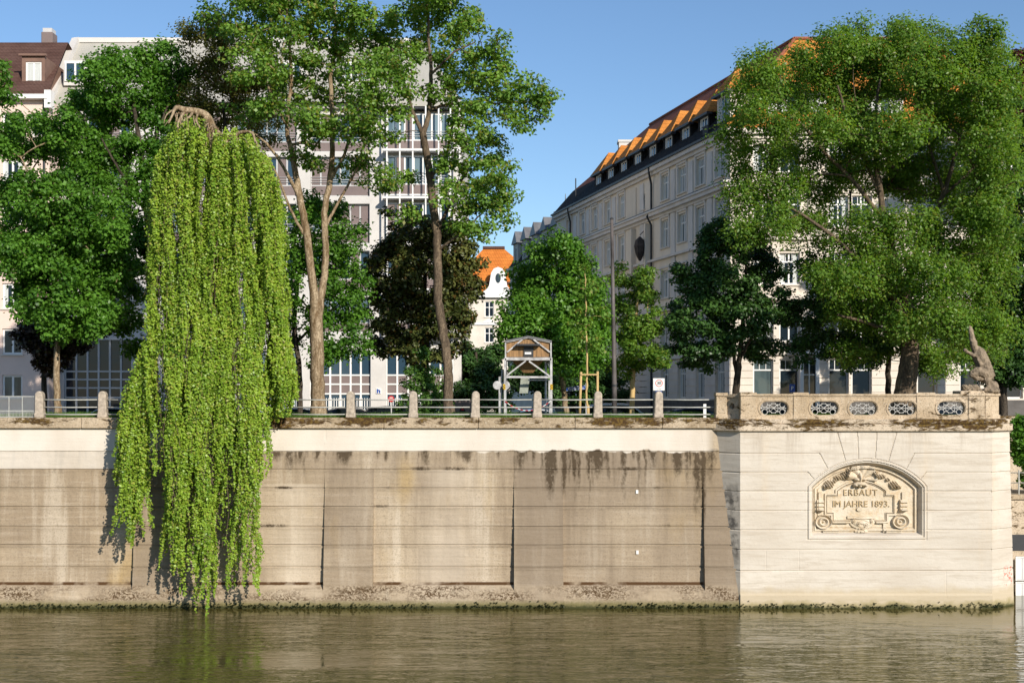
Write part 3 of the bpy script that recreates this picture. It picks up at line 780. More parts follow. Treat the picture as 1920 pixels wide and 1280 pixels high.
def grille(cx, fr=fb, s=1.0):
    m = MB(); r = .0135
    def arc(x0, z0, rx, a0, a1, n=10, rz=None):
        rz = rz or rx
        m.tube([fr(cx + (x0 + rx * math.cos(R(a0 + (a1 - a0) * i / n))) * s, -.13, OZ + z0 + rz * math.sin(R(a0 + (a1 - a0) * i / n))) for i in range(n + 1)], r, 5)
    arc(0, 0, .19, 0, 360, 18)
    for a in (45, 135): m.tube([fr(cx + .27 * math.cos(R(a)) * s, -.13, OZ + .24 * math.sin(R(a))), fr(cx - .27 * math.cos(R(a)) * s, -.13, OZ - .24 * math.sin(R(a)))], r, 5)
    m.tube([fr(cx - .57 * s, -.13, OZ), fr(cx + .57 * s, -.13, OZ)], r, 5)
    for sg in (-1, 1):
        for v in (-1, 1):
            arc(sg * .36, v * .15, .11, 0, 360, 12)
            arc(sg * .17, v * .22, .10, 180 if v > 0 else 180, 360 if v > 0 else 0, 8)
            m.tube([fr(cx + sg * s * x_, -.13, OZ + v * z_) for x_, z_ in ((.19, .0), (.30, .05), (.40, .03), (.50, .10), (.46, .19))], r, 5)
        m.ellipsoid(fr(cx + sg * .50 * s, -.13, OZ), (.055, .02, .035), 8)
    m.ellipsoid(fr(cx, -.13, OZ), (.04, .03, .04), 8)
    return m
def panel_seg(m, x0, x1, cx, fr=fb):
    z0, z1 = 7.86, 8.60
    fn = lambda a, b, d: fr(a, d, b)
    m.ring_plate(rect_ring(x0, x1, z0, z1, cx, OZ), stadium(cx, OZ, OHW, OHH), fn, -.26, 0)
    m.ring_plate(stadium(cx, OZ, OHW + .085, OHH + .085), stadium(cx, OZ, OHW + .03, OHH + .03), fn, -.02, .025)
piers = [(1388, 1418), (1487, 1515), (1718, 1752), (1815, 1846)]
panels = [(1418, 1487, [1451.5]), (1515, 1718, [1546, 1618.5, 1691.5]), (1752, 1815, [1783.5])]
for a, b, cs in panels:
    m = MB(); x0, x1 = bx(a), bx(b)
    mids = [x0] + [(bx(c1) + bx(c2)) / 2 for c1, c2 in zip(cs[:-1], cs[1:])] + [x1]
    for c, p, q_ in zip(cs, mids[:-1], mids[1:]): panel_seg(m, p, q_, bx(c))
    m.fbox(fb, x0, x1, -.30, .05, 7.70, 7.858)          # plinth
    m.fbox(fb, x0, x1, -.30, .03, 8.602, 8.66)
    m.fbox(fb, x0, x1, -.34, .07, 8.662, 8.735)         # cap rail
    po = wpart(m, 'panel', M['baluster_stone'], bal)
    for c in cs: spart(grille(bx(c)), 'grille', M['iron_white'], po, smooth=True)
for a, b in piers:
    m = MB(); x0, x1 = bx(a) + .003, bx(b) - .003
    m.fbox(fb, x0, x1, -.36, .045, 7.70, 8.64)
    m.fbox(fb, x0 - .02, x1 + .02, -.38, .075, 7.695, 7.87)
    m.fbox(fb, x0 - .02, x1 + .02, -.40, .085, 8.642, 8.79)
    wpart(m, 'pier', M['baluster_stone'], bal, bevel=.02)
# right end pier under the statue, splayed back
fe = Fr((bx(1846) + .02, YBAL, 0), (1, .75, 0), (.75, -1, 0))
m = MB(); m.fbox(fe, 0, .95, -.8, .04, 7.70, 8.64); m.fbox(fe, -.03, 1.0, -.82, .075, 7.695, 7.87); m.fbox(fe, -.03, 1.0, -.85, .085, 8.642, 8.76)
wpart(m, 'pier', M['baluster_stone'], bal, bevel=.02)
m = MB(); m.box(bx(1803), bx(1848), YBAL + .12, YBAL + 1.1, 8.72, 8.86)
wpart(m, 'pedestal', M['baluster_stone'], bal, bevel=.02)
# splayed left end
pl_, pr_ = Vector((8.72, 53.32, 0)), Vector((9.45, 52.62, 0))
fl = Fr(pl_, pr_ - pl_, (-1, -1, 0))
ll = (pr_ - pl_).length
m = MB(); zc = (7.86 + 8.6) / 2
m.ring_plate(rect_ring(0, ll, 7.86, 8.6, ll / 2 + .02, zc), stadium(ll / 2 + .02, zc, .13, .129), lambda a, b, d: fl(a, d, b), -.2, 0)
m.fbox(fl, 0, ll, -.25, .05, 7.70, 7.858); m.fbox(fl, 0, ll, -.28, .06, 8.602, 8.735)
wpart(m, 'panel', M['baluster_stone'], bal)
m = MB(); m.box(8.47, 8.92, 53.08, 53.55, 7.70, 8.64); m.box(8.44, 8.95, 53.04, 53.58, 7.695, 7.87); m.box(8.44, 8.95, 53.03, 53.59, 8.642, 8.78)
wpart(m, 'pier', M['baluster_stone'], bal, bevel=.02)

# ------------------------------------------------------------------ stone statue
st = empty('statue', (X(1840, 52.95), 52.95, 8.86), 'weathered stone statue of a kneeling figure raising one arm on the balustrade end', 'statue')
YS = 52.95
def S(px, py, dy=0): return P(px, py, YS + dy)
m = MB()
def limb(pts, rad, n=8):
    m.tube(pts, rad, n)
    for p, r in zip(pts, rad): m.ellipsoid(p, (r, r, r), 8)
limb([S(1848, 704), S(1846, 690), S(1841, 676), S(1835, 664), S(1832, 656)], [.34, .32, .31, .31, .19])
limb([S(1832, 656), S(1829, 648)], [.09, .085])
m.ellipsoid(S(1827, 644, -.05), (.125, .14, .165), 12)
limb([S(1830, 659, -.05), S(1825, 645, -.14), S(1822, 630, -.14), S(1820, 620, -.14)], [.15, .13, .115, .10])
m.ellipsoid(S(1819.5, 616, -.14), (.075, .07, .09), 8)
for k in range(3): limb([S(1818 + k * 1.5, 616, -.14), S(1817 + k * 1.7, 611.5, -.15)], [.028, .02], 6)
limb([S(1838, 664, .05), S(1825, 666, -.25), S(1813, 659, -.38)], [.11, .085, .065])
m.ellipsoid(S(1809.5, 656, -.4), (.10, .07, .075), 8)
limb([S(1847, 700, -.12), S(1832, 696, -.30), S(1823, 701, -.36)], [.23, .20, .16])
limb([S(1823, 701, -.34), S(1831, 709, -.28), S(1844, 711, -.12)], [.12, .11, .08])
limb([S(1852, 700, -.05), S(1850, 712, -.22), S(1853, 724, -.2), S(1847, 731, -.3)], [.17, .13, .10, .08])
limb([S(1838, 666, .16), S(1849, 680, .2), S(1857, 698, .12)], [.13, .17, .12])
for i in range(9):
    limb([S(1831 + i * 2.6, 667 + i * 1.6, -.21), S(1836 + i * 2.6, 681 + i * 1.2, -.25), S(1845 + i * 2.0, 692 + i, -.20), S(1850 + i * 1.6, 703 + i, -.12)], [.03, .042, .04, .03], 6)
limb([S(1843, 683, .05), S(1858, 690, .0), S(1864, 704, .0)], [.10, .09, .05])
limb([S(1852, 733, -.1), S(1862, 724, 0), S(1868, 733, 0)], [.2, .24, .15])
m.ellipsoid(S(1860, 732, -.1), (.34, .3, .17), 10); m.ellipsoid(S(1840, 734, .1), (.42, .35, .12), 10)
limb([S(1856, 716, 0), S(1862, 724, -.1), S(1870, 731, -.1)], [.12, .16, .1])
M['statue_stone'] = simple('statue_stone', (0.27, 0.21, 0.145), .92, .45, 5, bump=.6)
body = wpart(m, 'body', M['statue_stone'], st)
rm = body.modifiers.new('remesh', 'REMESH'); rm.mode = 'VOXEL'; rm.voxel_size = .022; rm.use_smooth_shade = True
tx = bpy.data.textures.new('stone_wear', 'CLOUDS'); tx.noise_scale = .07; tx.noise_depth = 3
dm = body.modifiers.new('wear', 'DISPLACE'); dm.texture = tx; dm.strength = .06; dm.mid_level = .5; dm.texture_coords = 'GLOBAL'
m = MB()
for i in range(9): m.ellipsoid(S(1808 + i * 3.4, 726 + (i % 3) * 3, -.2 + .1 * (i % 2)), (.13, .2, .12), 8)
rk = wpart(m, 'carved_wreath', M['statue_stone'], st)
rm = rk.modifiers.new('remesh', 'REMESH'); rm.mode = 'VOXEL'; rm.voxel_size = .03
dm = rk.modifiers.new('wear', 'DISPLACE'); dm.texture = tx; dm.strength = .09; dm.mid_level = .4; dm.texture_coords = 'GLOBAL'

# ------------------------------------------------------------------ bollard posts and rails
YR = 53.45
zb, zt = 7.74, Z(733, YR)
m = MB()
def post_prof():
    pr = []
    for s in (-1, 1): pass
    pts = [(-.20, 0), (.20, 0), (.20, .16), (.175, .22), (.165, .80)]
    for i in range(1, 10):
        a = math.pi * i / 10
        pts.append((.165 * math.cos(a), zt - zb - .19 + .19 * math.sin(a)))
    pts += [(-.165, .80), (-.175, .22), (-.20, .16)]
    return pts
m.prism(post_prof(), lambda a, b, d: (a, d, b), -.17, .17)
post_px = [-41, 75, 193, 310, 426, 542, 658, 775, 891, 1007, 1121, 1234]
post_lab = {75: 'round topped stone post at the right end of the wire mesh fence', 193: 'round topped stone post just left of the hanging foliage', 658: 'round topped stone post nearest the right of the big forked tree', 775: 'round topped stone post in front of the leafy bush',
            891: 'round topped stone post left of the timber clad tower', 1007: 'round topped stone post in front of the right leg of the timber tower', 1121: 'round topped stone post in front of the right tree stake', 1234: 'round topped stone post below the square speed limit sign'}
src = m.build('stone_post', M['post_stone'], None, bevel=.03)
posts = []
for i, px in enumerate([p for p in post_px if p in post_lab]):
    o = src if i == 0 else copy_tree(src)
    o.location = (X(px, YR), YR, zb); o.rotation_euler = (0, R(random.Random(px).uniform(-1, 1)), R(random.Random(px).uniform(-4, 4)))
    tag(o, post_lab[px], 'post', 'stone posts along the river railing')
rail_rows = (749, 763, 776.5)
rail_lab = {(75, 193): 'three-bar metal railing in front of the thin tan trunk at left', (193, 310): 'three-bar metal railing running in behind the left edge of the hanging foliage',
            (542, 658): 'three-bar metal railing across the thick forked trunk', (658, 775): 'three-bar metal railing below the red round sign', (775, 891): 'three-bar metal railing in front of the leafy bush and curved trunk',
            (891, 1007): 'three-bar metal railing in front of the left legs of the timber tower', (1007, 1121): 'three-bar metal railing in front of the tree stakes', (1121, 1234): 'three-bar metal railing in front of the silver estate car',
            (1234, 1338): 'three-bar metal railing ending at the stone balustrade'}
for (a, b), lab in rail_lab.items():
    xa, xb = X(a, YR) + .13, X(b, YR) - (.13 if b != 1338 else -.2)
    e = empty('railing', ((xa + xb) / 2, YR, zb), lab, 'railing', 'railings between the stone posts')
    for k, r_ in enumerate(rail_rows):
        m = MB(); m.tube([(xa, YR, Z(r_, YR)), ((xa + xb) / 2, YR, Z(r_, YR) - .012), (xb, YR, Z(r_, YR))], .026, 8)
        wpart(m, 'rail', M['rail_paint'], e, smooth=True)
    if b == 1338:
        m = MB(); m.box(X(1322, YR) - .06, X(1322, YR) + .06, YR + .06, YR + .16, zb - .05, Z(757, YR)); wpart(m, 'rail_post', M['white_paint'], e)
# wire mesh fence at far left
e = empty('mesh_fence', (X(20, YR), YR, zb), 'low metal fence panel filled with wire mesh at the far left', 'fence')
m = MB(); x0, x1 = X(-40, YR) + .2, X(68, YR); z0, z1 = Z(782, YR), Z(743, YR)
for zz in (z0 + .02, Z(770, YR), z1): m.box(x0, x1, YR - .015, YR + .015, zz - .018, zz + .018)
for xx in (x0, X(17, YR), X(42, YR), x1): m.box(xx - .016, xx + .016, YR - .016, YR + .016, z0, z1)
wpart(m, 'frame', M['rail_paint'], e)
m = MB(); zl = Z(770, YR); step = .085; hgt = z1 - zl
k = x0 - hgt
while k < x1:
    for s in (1, -1):
        pa, pb = (k, zl), (k + hgt, z1)
        if s < 0: pa, pb = (k + hgt, zl), (k, z1)
        (ax, az), (cx2, cz2) = pa, pb
        def cl(px_, pz_, qx, qz):
            tt0, tt1 = 0, 1; dx = qx - px_
            for lim, sgn in ((x0, 1), (x1, -1)):
                tv = (lim - px_) / dx
                if dx * sgn > 0: tt0 = max(tt0, tv)
                else: tt1 = min(tt1, tv)
            return tt0, tt1
        t0, t1 = cl(ax, az, cx2, cz2)
        if t1 > t0: m.bar((ax + (cx2 - ax) * t0, YR, az + (cz2 - az) * t0), (ax + (cx2 - ax) * t1, YR, az + (cz2 - az) * t1), .0065)
    k += step
k = x0
while k < x1: m.box(k - .005, k + .005, YR - .005, YR + .005, z0 + .03, zl); k += .06
for i in range(1, 5): zz = z0 + .03 + (zl - z0 - .03) * i / 5; m.box(x0, x1, YR - .004, YR + .004, zz - .004, zz + .004)
wpart(m, 'wire_mesh', M['rail_paint'], e)

# ------------------------------------------------------------------ grass and waterline moss
rng = np.random.RandomState(5)
def blades(n, xr, yr, zf, hr, w, seed):
    r = np.random.RandomState(seed)
    x = r.uniform(*xr, n); y = r.uniform(*yr, n); z = zf(x, y)
    h = r.uniform(*hr, n) * (0.6 + .8 * vnoise(x * .9, y * .9, 4)); a = r.uniform(0, math.pi, n); lx, ly = r.normal(0, .35, n) * h, r.normal(0, .35, n) * h
    c, s = np.cos(a) * w, np.sin(a) * w
    v = np.empty((n, 4, 3))
    v[:, 0] = np.stack([x - c, y - s, z], -1); v[:, 1] = np.stack([x + c, y + s, z], -1)
    v[:, 2] = np.stack([x + lx + c * .2, y + ly + s * .2, z + h], -1); v[:, 3] = np.stack([x + lx - c * .2, y + ly - s * .2, z + h], -1)
    return v.reshape(-1, 3)
M['grass'] = leafmat('grass', (0.05, 0.13, 0.016), (0.17, 0.30, 0.05), .4)
gv = blades(42000, (-25, 8.4), (53.78, 55.6), lambda x, y: TOPZ - 0 * x, (.09, .24), .008, 1)
gv2 = blades(16000, (-25, 20), (55.6, 58.5), lambda x, y: np.where(y < 57.6, TOPZ, TOPZ - (y - 57.6) * .32), (.06, .2), .01, 2)
o = quads_mesh('grass', np.concatenate([gv, gv2]), M['grass']); tag(o, 'short green grass growing behind the wall coping', 'grass', kind='stuff')
M['moss'] = leafmat('moss', (0.012, 0.016, 0.005), (0.04, 0.05, 0.012), .1)
cl = []
r = np.random.RandomState(8)
for i in range(1000):
    x = r.uniform(-24, 20.2)
    if fnoise(np.array([x * .35]), np.array([2.0]), 3)[0] < .20: continue
    z = abs(r.normal(0.06, 0.07)) + .02; rad = r.uniform(.008, .026)
    if x < BX0: y = 52.17 + .87 * z / 7.3 - .05
    elif x < BX1: y = YB - .06
    else: y = YB + (x - BX1) * .9 - .12
    n = int(8 + rad * 420)
    c = np.array([x, y, z]) + r.normal(0, 1, (n, 3)) * [rad, .03, rad * .6]
    d = r.normal(0, 1, (n, 4, 3)) * .016
    cl.append((c[:, None] + d).reshape(-1, 3))
o = quads_mesh('moss', np.concatenate(cl), M['moss']); tag(o, 'dark moss tufts along the waterline of the wall', 'moss', kind='stuff')

# ------------------------------------------------------------------ tall pole, tower, signs, stakes
def pole_thing(name, label, cat, px, Y, z0, z1, r0, r1, mat, group=None):
    e = empty(name, (X(px, Y), Y, z0), label, cat, group)
    m = MB(); m.tube([(X(px, Y), Y, z0 - .05), (X(px, Y), Y, z0 + .5), (X(px, Y), Y, (z0 + z1) / 2), (X(px, Y), Y, z1)], [r0, r0, (r0 + r1) / 2, r1], 12)
    wpart(m, 'pole', mat, e, smooth=True)
    return e
M['mast_shade_paint'] = simple('mast_shade_paint', (0.115, 0.10, 0.095), 0.6, 0.5, 2.2, stretch=(1, 1, .5))  # strong dark patches paint tree shade onto the mast
YM = 57.0
e = empty('mast', (X(1151, YM), YM, TOPZ), 'tall slim patchy grey mast with painted tree shade rising in front of the shaded side facade', 'mast')
m = MB(); zt_ = Z(412, YM)
m.tube([(X(1152, YM), YM, TOPZ - .05), (X(1152, YM), YM, TOPZ + 1.2), (X(1150, YM), YM, (TOPZ + zt_) / 2), (X(1147, YM), YM, zt_)], [.115, .11, .09, .07], 12)
wpart(m, 'pole', M['mast_shade_paint'], e, smooth=True)
m = MB(); m.lathe([(.075, 0), (.085, .02), (.085, .06), (.03, .1)], (X(1147, YM), YM, zt_), 10); wpart(m, 'cap', M['dark_metal'], e)
m = MB(); m.lathe([(.10, 0), (.12, .02), (.12, .10), (.10, .12)], (X(1152, YM), YM, TOPZ + 1.35), 12); wpart(m, 'collar', M['dark_metal'], e)

YT = 56.0
tw = empty('timber_tower', (X(990, YT), YT, TOPZ), 'timber clad hoist hood on a white steel frame with braced legs', 'tower')
def T(px, py, dy=0): return P(px, py, YT) + Vector((0, dy, 0))
xl, xr = 947, 1033.5
for px, dy in ((xl, 0), (xr, 0), (xl + 1, 2.0), (1023 + 10, 2.0)):
    m = MB(); m.bar(T(px, 785, dy), T(px, 671, dy), .10); wpart(m, 'leg', M['steel_paint'], tw)
m = MB(); m.bar(T(1024, 785, .5), T(1024, 678, .5), .085); m.bar(T(1026, 678, .5), T(1031, 690, .2), .05); wpart(m, 'inner_post', M['steel_paint'], tw)
m = MB(); m.bar(T(xl, 672.5), T(xr, 672.5), .13, .1); m.bar(T(xl, 672.5, 2), T(xr, 672.5, 2), .13, .1)
for px in (xl, xr): m.bar(T(px, 672.5, .05), T(px, 672.5, 1.95), .1)
wpart(m, 'top_beam', M['steel_paint'], tw)
m = MB(); m.bar(T(xl + 2, 706.5), T(xr - 2, 707), .085); m.bar(T(990, 712, .3), T(1030, 712, .3), .06); wpart(m, 'lower_beam', M['steel_paint'], tw)
for a, b in (((950, 704), (986, 676)), ((992, 677), (1031, 705))):
    m = MB(); m.bar(T(*a), T(*b), .065); wpart(m, 'brace', M['steel_paint'], tw)
m = MB()
pol = [(949, 669), (949, 640.5), (990, 632), (1032, 640.5), (1032, 669)]
m.prism([(T(a, b).x, T(a, b).z) for a, b in pol], lambda a, b, d: (a, d, b), YT + .02, YT + 1.95)
hood = wpart(m, 'hood', M['timber'], tw)
m = MB()
for (a, b) in (((947, 641), (990, 632)), ((990, 632), (1034.5, 641))):
    p, q_ = T(*a), T(*b); up = Vector((0, 0, .03))
    m.hexa([p + Vector((0, -.12, 0)), q_ + Vector((0, -.12, 0)), q_ + Vector((0, 2.1, 0)), p + Vector((0, 2.1, 0)), p + Vector((0, -.12, .06)), q_ + Vector((0, -.12, .06)), q_ + Vector((0, 2.1, .06)), p + Vector((0, 2.1, .06))])
wpart(m, 'roof', M['zinc'], tw)
m = MB()
for a, b in (((948, 672), (948, 641)), ((1033, 672), (1033, 641)), ((948, 641.5), (990, 632.5)), ((990, 632.5), (1033, 641.5)), ((951, 660), (980, 636)), ((1000, 636), (1031, 660))):
    m.bar(T(a[0], a[1], -.05), T(b[0], b[1], -.05), .06, .06)
wpart(m, 'hood_trim', M['steel_paint'], tw)
m = MB(); m.box(T(968, 0).x, T(1012, 0).x, YT - .35, YT, Z(648.5, YT), Z(645, YT)); wpart(m, 'shelf', M['dark_metal'], tw)
m = MB(); m.box(T(982, 0).x, T(1000, 0).x, YT - .03, YT + .015, Z(668, YT), Z(647, YT)); hatch = wpart(m, 'hatch', M['dark_metal'], tw)
m = MB(); m.box(T(984, 0).x, T(996, 0).x, YT - .05, YT - .032, Z(664, YT), Z(660, YT)); spart(m, 'name_plate', M['white_paint'], hatch)
m = MB()
c0 = [T(960, 675, .4), T(1020, 675, .4), T(1020, 675, 1.6), T(960, 675, 1.6)]; c1 = [T(982, 698, .8), T(1000, 698, .8), T(1000, 698, 1.3), T(982, 698, 1.3)]
m.hexa(c1 + c0); wpart(m, 'hopper', M['timber'], tw)
m = MB(); c0 = [T(977, 705, .7), T(994, 705, .7), T(994, 705, 1.2), T(977, 705, 1.2)]; c1 = [T(974, 737, .7), T(990, 737, .7), T(990, 737, 1.2), T(974, 737, 1.2)]
m.hexa(c1 + c0); wpart(m, 'canvas_chute', M['canvas'], tw)
for px in (945.5, 1034):
    m = MB(); m.box(T(px - 2.3, 0).x, T(px + 2.3, 0).x, YT - .075, YT - .055, Z(730, YT), Z(720, YT)); w_ = wpart(m, 'warning_plate', M['yellow'], tw)
    m = MB()
    for k in range(3): m.bar((T(px - 2.1, 0).x, YT - .078, Z(729.5 - k * 3, YT)), (T(px + 2.1, 0).x, YT - .078, Z(726.5 - k * 3, YT)), .028, .006)
    spart(m, 'stripes', M['black'], w_)
e = empty('barrier_chain', tuple(T(990, 764, -.1)), 'thin red and white chain slung between the legs of the timber tower', 'chain')
for k, (pa, pb, sag) in enumerate((((947, 752), (1033, 751), .42), ((947, 755), (1033, 757), .28))):
    m = MB(); n = 18
    for i in range(n):
        def cp(tq): p = T(pa[0], pa[1], -.08).lerp(T(pb[0], pb[1], -.08), tq); p.z -= sag * 4 * tq * (1 - tq); return p
        m.mi(i % 2); m.tube([cp(i / n), cp((i + 1) / n)], .02, 5)
    wpart(m, 'chain', [M['red'], M['white_paint']], e)
    if k == 0: break
e = empty('signpost', (X(937, 56.2), 56.2, TOPZ), 'thin patchy post with two pale round discs left of the timber tower', 'signpost')
m = MB(); m.tube([P(936.5, 785, 56.2), P(936.5, 706, 56.2)], .05, 8); m.tube([P(941, 785, 56.2), P(940, 722, 56.2), P(941.5, 692, 56.2)], .03, 8); wpart(m, 'post', M['steel_paint'], e)
for px in (932.5, 948):
    m = MB(); c = P(px, 722, 56.13); m.lathe([(.19, -.012), (.19, .012)], c, 20, 'y'); wpart(m, 'disc', M['steel_paint'], e)

# 30 sign
Y3 = 60.5
z3 = ROADZ + .1
e = empty('speed_sign', (X(1235, Y3), Y3, z3), 'square white sign with red ring and number 30 above a blue parking plate', 'traffic sign')
m = MB(); m.tube([(X(1234.5, Y3), Y3 + .04, z3), (X(1234.5, Y3), Y3 + .04, Z(710, Y3))], .035, 8); wpart(m, 'pole', M['grey_frame'], e)
m = MB(); m.box(X(1224.5, Y3), X(1246, Y3), Y3 - .03, Y3, Z(732, Y3), Z(709, Y3)); pn = wpart(m, 'panel', M['white_paint'], e, bevel=.01)
cx, cz = X(1235.5, Y3), Z(718, Y3); rr = .155
m = MB()
for i in range(28):
    a0, a1 = 2 * math.pi * i / 28, 2 * math.pi * (i + 1) / 28
    f_ = lambda a, rad: (cx + rad * math.cos(a), Y3 - .036, cz + rad * math.sin(a))
    m.face([f_(a0, rr * 1.12), f_(a1, rr * 1.12), f_(a1, rr * .92), f_(a0, rr * .92)])
spart(m, 'red_ring', M['red'], pn, recalc=False)
text_mesh('numerals', '30', .20, (cx, Y3 - .036, cz), M['black'], pn, .003, off=.003)
text_mesh('wording', 'ZONE', .09, (cx, Y3 - .036, Z(729, Y3)), M['grey_frame'], pn, .003)
m = MB(); m.box(X(1229, Y3), X(1241, Y3), Y3 - .03, Y3, Z(745, Y3), Z(732.6, Y3)); pb = wpart(m, 'parking_plate', M['blue'], e)
text_mesh('letter', 'P', .26, (cx - .01, Y3 - .036, Z(738, Y3)), M['white_paint'], pb, .003, off=.004)
# P sign by the right building
YP = 62.6
e = empty('parking_sign', (X(1485, YP), YP, ROADZ), 'blue square parking sign with white P in front of the cream facade', 'traffic sign')
m = MB(); m.tube([(X(1485, YP), YP + .04, ROADZ), (X(1485, YP), YP + .04, Z(722, YP))], .035, 8); wpart(m, 'pole', M['grey_frame'], e)
m = MB(); m.box(X(1480, YP), X(1490.5, YP), YP - .03, YP, Z(735, YP), Z(720, YP)); pb = wpart(m, 'panel', M['blue'], e)
text_mesh('letter', 'P', .27, (X(1485, YP), YP - .036, Z(728, YP)), M['white_paint'], pb, .003, off=.004)
# red disc
YD = 62.4
e = empty('red_sign', (X(733, YD), YD, ROADZ), 'round red sign with white strokes in front of the white office facade', 'traffic sign')
m = MB(); m.tube([(X(733.5, YD), YD + .04, ROADZ), (X(733.5, YD), YD + .04, Z(745, YD))], .03, 8); wpart(m, 'pole', M['grey_frame'], e)
m = MB(); m.lathe([(.155, -.012), (.155, .012)], P(733.5, 747.5, YD), 24, 'y'); dk = wpart(m, 'disc', M['red'], e)
m = MB()
for dz in (.055, -.055): m.box(X(733.5, YD) - .08, X(733.5, YD) + .08, YD - .018, YD - .013, Z(747.5, YD) + dz - .02, Z(747.5, YD) + dz + .02)
spart(m, 'strokes', M['white_paint'], dk)
# street name plate
YN = 62.0
e = empty('street_sign', (X(1098, YN), YN, ROADZ), 'small tilted blue and white street name plate behind the tree stakes', 'street sign')
m = MB(); m.tube([(X(1099, YN), YN + .05, ROADZ), (X(1099, YN), YN + .05, Z(718, YN))], .03, 8); wpart(m, 'pole', M['grey_frame'], e)
m = MB(); a, b = P(1062, 729.5, YN), P(1097, 725.5, YN); m.bar(a, b, .20, .03); pn = wpart(m, 'plate', M['blue'], e)
m = MB(); r_ = random.Random(3)
def lp(tq, v): return a.lerp(b, tq) + Vector((0, -.02, v))
for i in range(13):
    t0 = .10 + i * .065
    m.bar(lp(t0, -.05), lp(t0 + r_.uniform(0, .015), r_.uniform(.01, .06)), .028, .006)
    if i % 2: m.bar(lp(t0, .0), lp(t0 + .045, .0), .022, .006)
m.bar(lp(.01, .085), lp(.99, .085), .015, .006); m.bar(lp(.01, -.085), lp(.99, -.085), .015, .006)
spart(m, 'lettering', M['white_paint'], pn)
# construction board with a triangle
YC = 63.5
e = empty('barrier_board', (X(868, YC), YC, ROADZ), 'brownish site board carrying a dark warning triangle beside the curved trunk', 'barrier')
m = MB(); m.box(X(852, YC), X(884, YC), YC, YC + .05, ROADZ + .2, Z(748, YC)); bd = wpart(m, 'board', M['brown_panel'], e)
m = MB(); m.bar((X(853, YC), YC + .03, ROADZ), (X(853, YC), YC + .03, ROADZ + .4), .06); m.bar((X(883, YC), YC + .03, ROADZ), (X(883, YC), YC + .03, ROADZ + .4), .06); wpart(m, 'foot', M['dark_metal'], e)
m = MB(); m.prism([(X(861, YC), Z(771, YC)), (X(873, YC), Z(771, YC)), (X(867, YC), Z(759, YC))], lambda a, b, d: (a, d, b), YC - .02, YC - .005); spart(m, 'triangle', M['black'], bd)
m = MB(); m.prism([(X(864, YC), Z(769, YC)), (X(870, YC), Z(769, YC)), (X(867, YC), Z(763, YC))], lambda a, b, d: (a, d, b), YC - .03, YC - .021); spart(m, 'symbol', M['red'], bd)

# stakes round the young tree
YK = 55.6
e = empty('tree_stake', (X(1104, YK), YK, TOPZ), 'pale timber stake frame tied round the young slender tree', 'tree stake')
for (a, b) in (((1086.5, 786), (1089.5, 697)), ((1120, 786), (1120.5, 696))):
    m = MB(); m.tube([P(*a, YK), P(*b, YK)], [.06, .052], 10); wpart(m, 'stake', M['stake_wood'], e, smooth=True)
m = MB(); pts = [P(1089 + i * 31.5 / 12, 702 + (i % 2) * .6, YK - .05) for i in range(13)]
m.tube(pts, [.035 + .008 * (i % 2) for i in range(13)], 8); wpart(m, 'tie', M['stake_wood'], e)

# ------------------------------------------------------------------ lower quay at the far right
YQ = 56.0
e = empty('quay_wall', (24, YQ, 0), 'lower weathered quay wall beyond the right corner of the bastion', 'embankment wall')
m = MB(); m.box(20.9, 60, YQ - .06, YQ + .3, -.4, 4.15); wpart(m, 'wall_face', M['coping_bastion'], e)
m = MB(); m.box(20.9, 60, YQ - .18, YQ + .5, 4.15, 4.35); wpart(m, 'coping', M['coping_stone'], e)
m = MB(); m.box(20.9, 60, YQ - .09, YQ - .06, 1.9, 2.6); wpart(m, 'slot_shade', M['dark_metal'], e)  # flat dark strip painted as the shade inside a slot
m = MB(); m.box(20.6, 80, 61, 61.6, 4.2, 7.7); o = m.build('retaining_wall', M['coping_bastion']); tag(o, 'upper retaining wall behind the bush beyond the bastion', 'retaining wall')
e = empty('quay_railing', (X(1912, YQ), YQ + .1, 4.35), 'pale metal railing on the lower quay right of the bastion', 'railing')
m = MB()
for r_ in (886, 905): m.tube([(21, YQ + .1, Z(r_, YQ)), (34, YQ + .1, Z(r_, YQ))], .025, 6)
wpart(m, 'rail', M['rail_paint'], e, smooth=True)
for px in (1912, 1990, 2070):
    m = MB(); m.tube([(X(px, YQ), YQ + .1, 4.3), (X(px, YQ), YQ + .1, Z(881, YQ))], .035, 8); wpart(m, 'rail_post', M['rail_paint'], e)
YQ2 = 55.55
e = empty('notice_board', (X(1918, YQ2), YQ2, 0), 'white framed notice board at the water beside the bastion corner', 'notice board')
m = MB(); m.box(X(1904.5, YQ2), X(1945, YQ2), YQ2, YQ2 + .06, Z(1088, YQ2), Z(1043, YQ2)); m.box(X(1904.5, YQ2), X(1945, YQ2), YQ2, YQ2 + .06, Z(1132, YQ2), Z(1090, YQ2)); bd = wpart(m, 'board', M['white_paint'], e)
m = MB()
for r0_, r1_ in ((1043, 1088), (1090, 1132)):
    for z_ in (r0_ + 2, r1_ - 2): m.box(X(1908, YQ2), X(1943, YQ2), YQ2 - .01, YQ2 - .003, Z(z_ + 1, YQ2), Z(z_ - 1, YQ2))
    m.box(X(1916, YQ2), X(1919, YQ2), YQ2 - .012, YQ2 - .005, Z(r1_ - 3, YQ2), Z(r0_ + 3, YQ2))
spart(m, 'border', M['grey_frame'], bd)
m = MB(); m.box(X(1906, YQ2), X(1909, YQ2), YQ2 + .07, YQ2 + .15, -.3, Z(1043, YQ2)); m.box(X(1940, YQ2), X(1943, YQ2), YQ2 + .07, YQ2 + .15, -.3, Z(1043, YQ2)); wpart(m, 'post', M['dark_metal'], e)
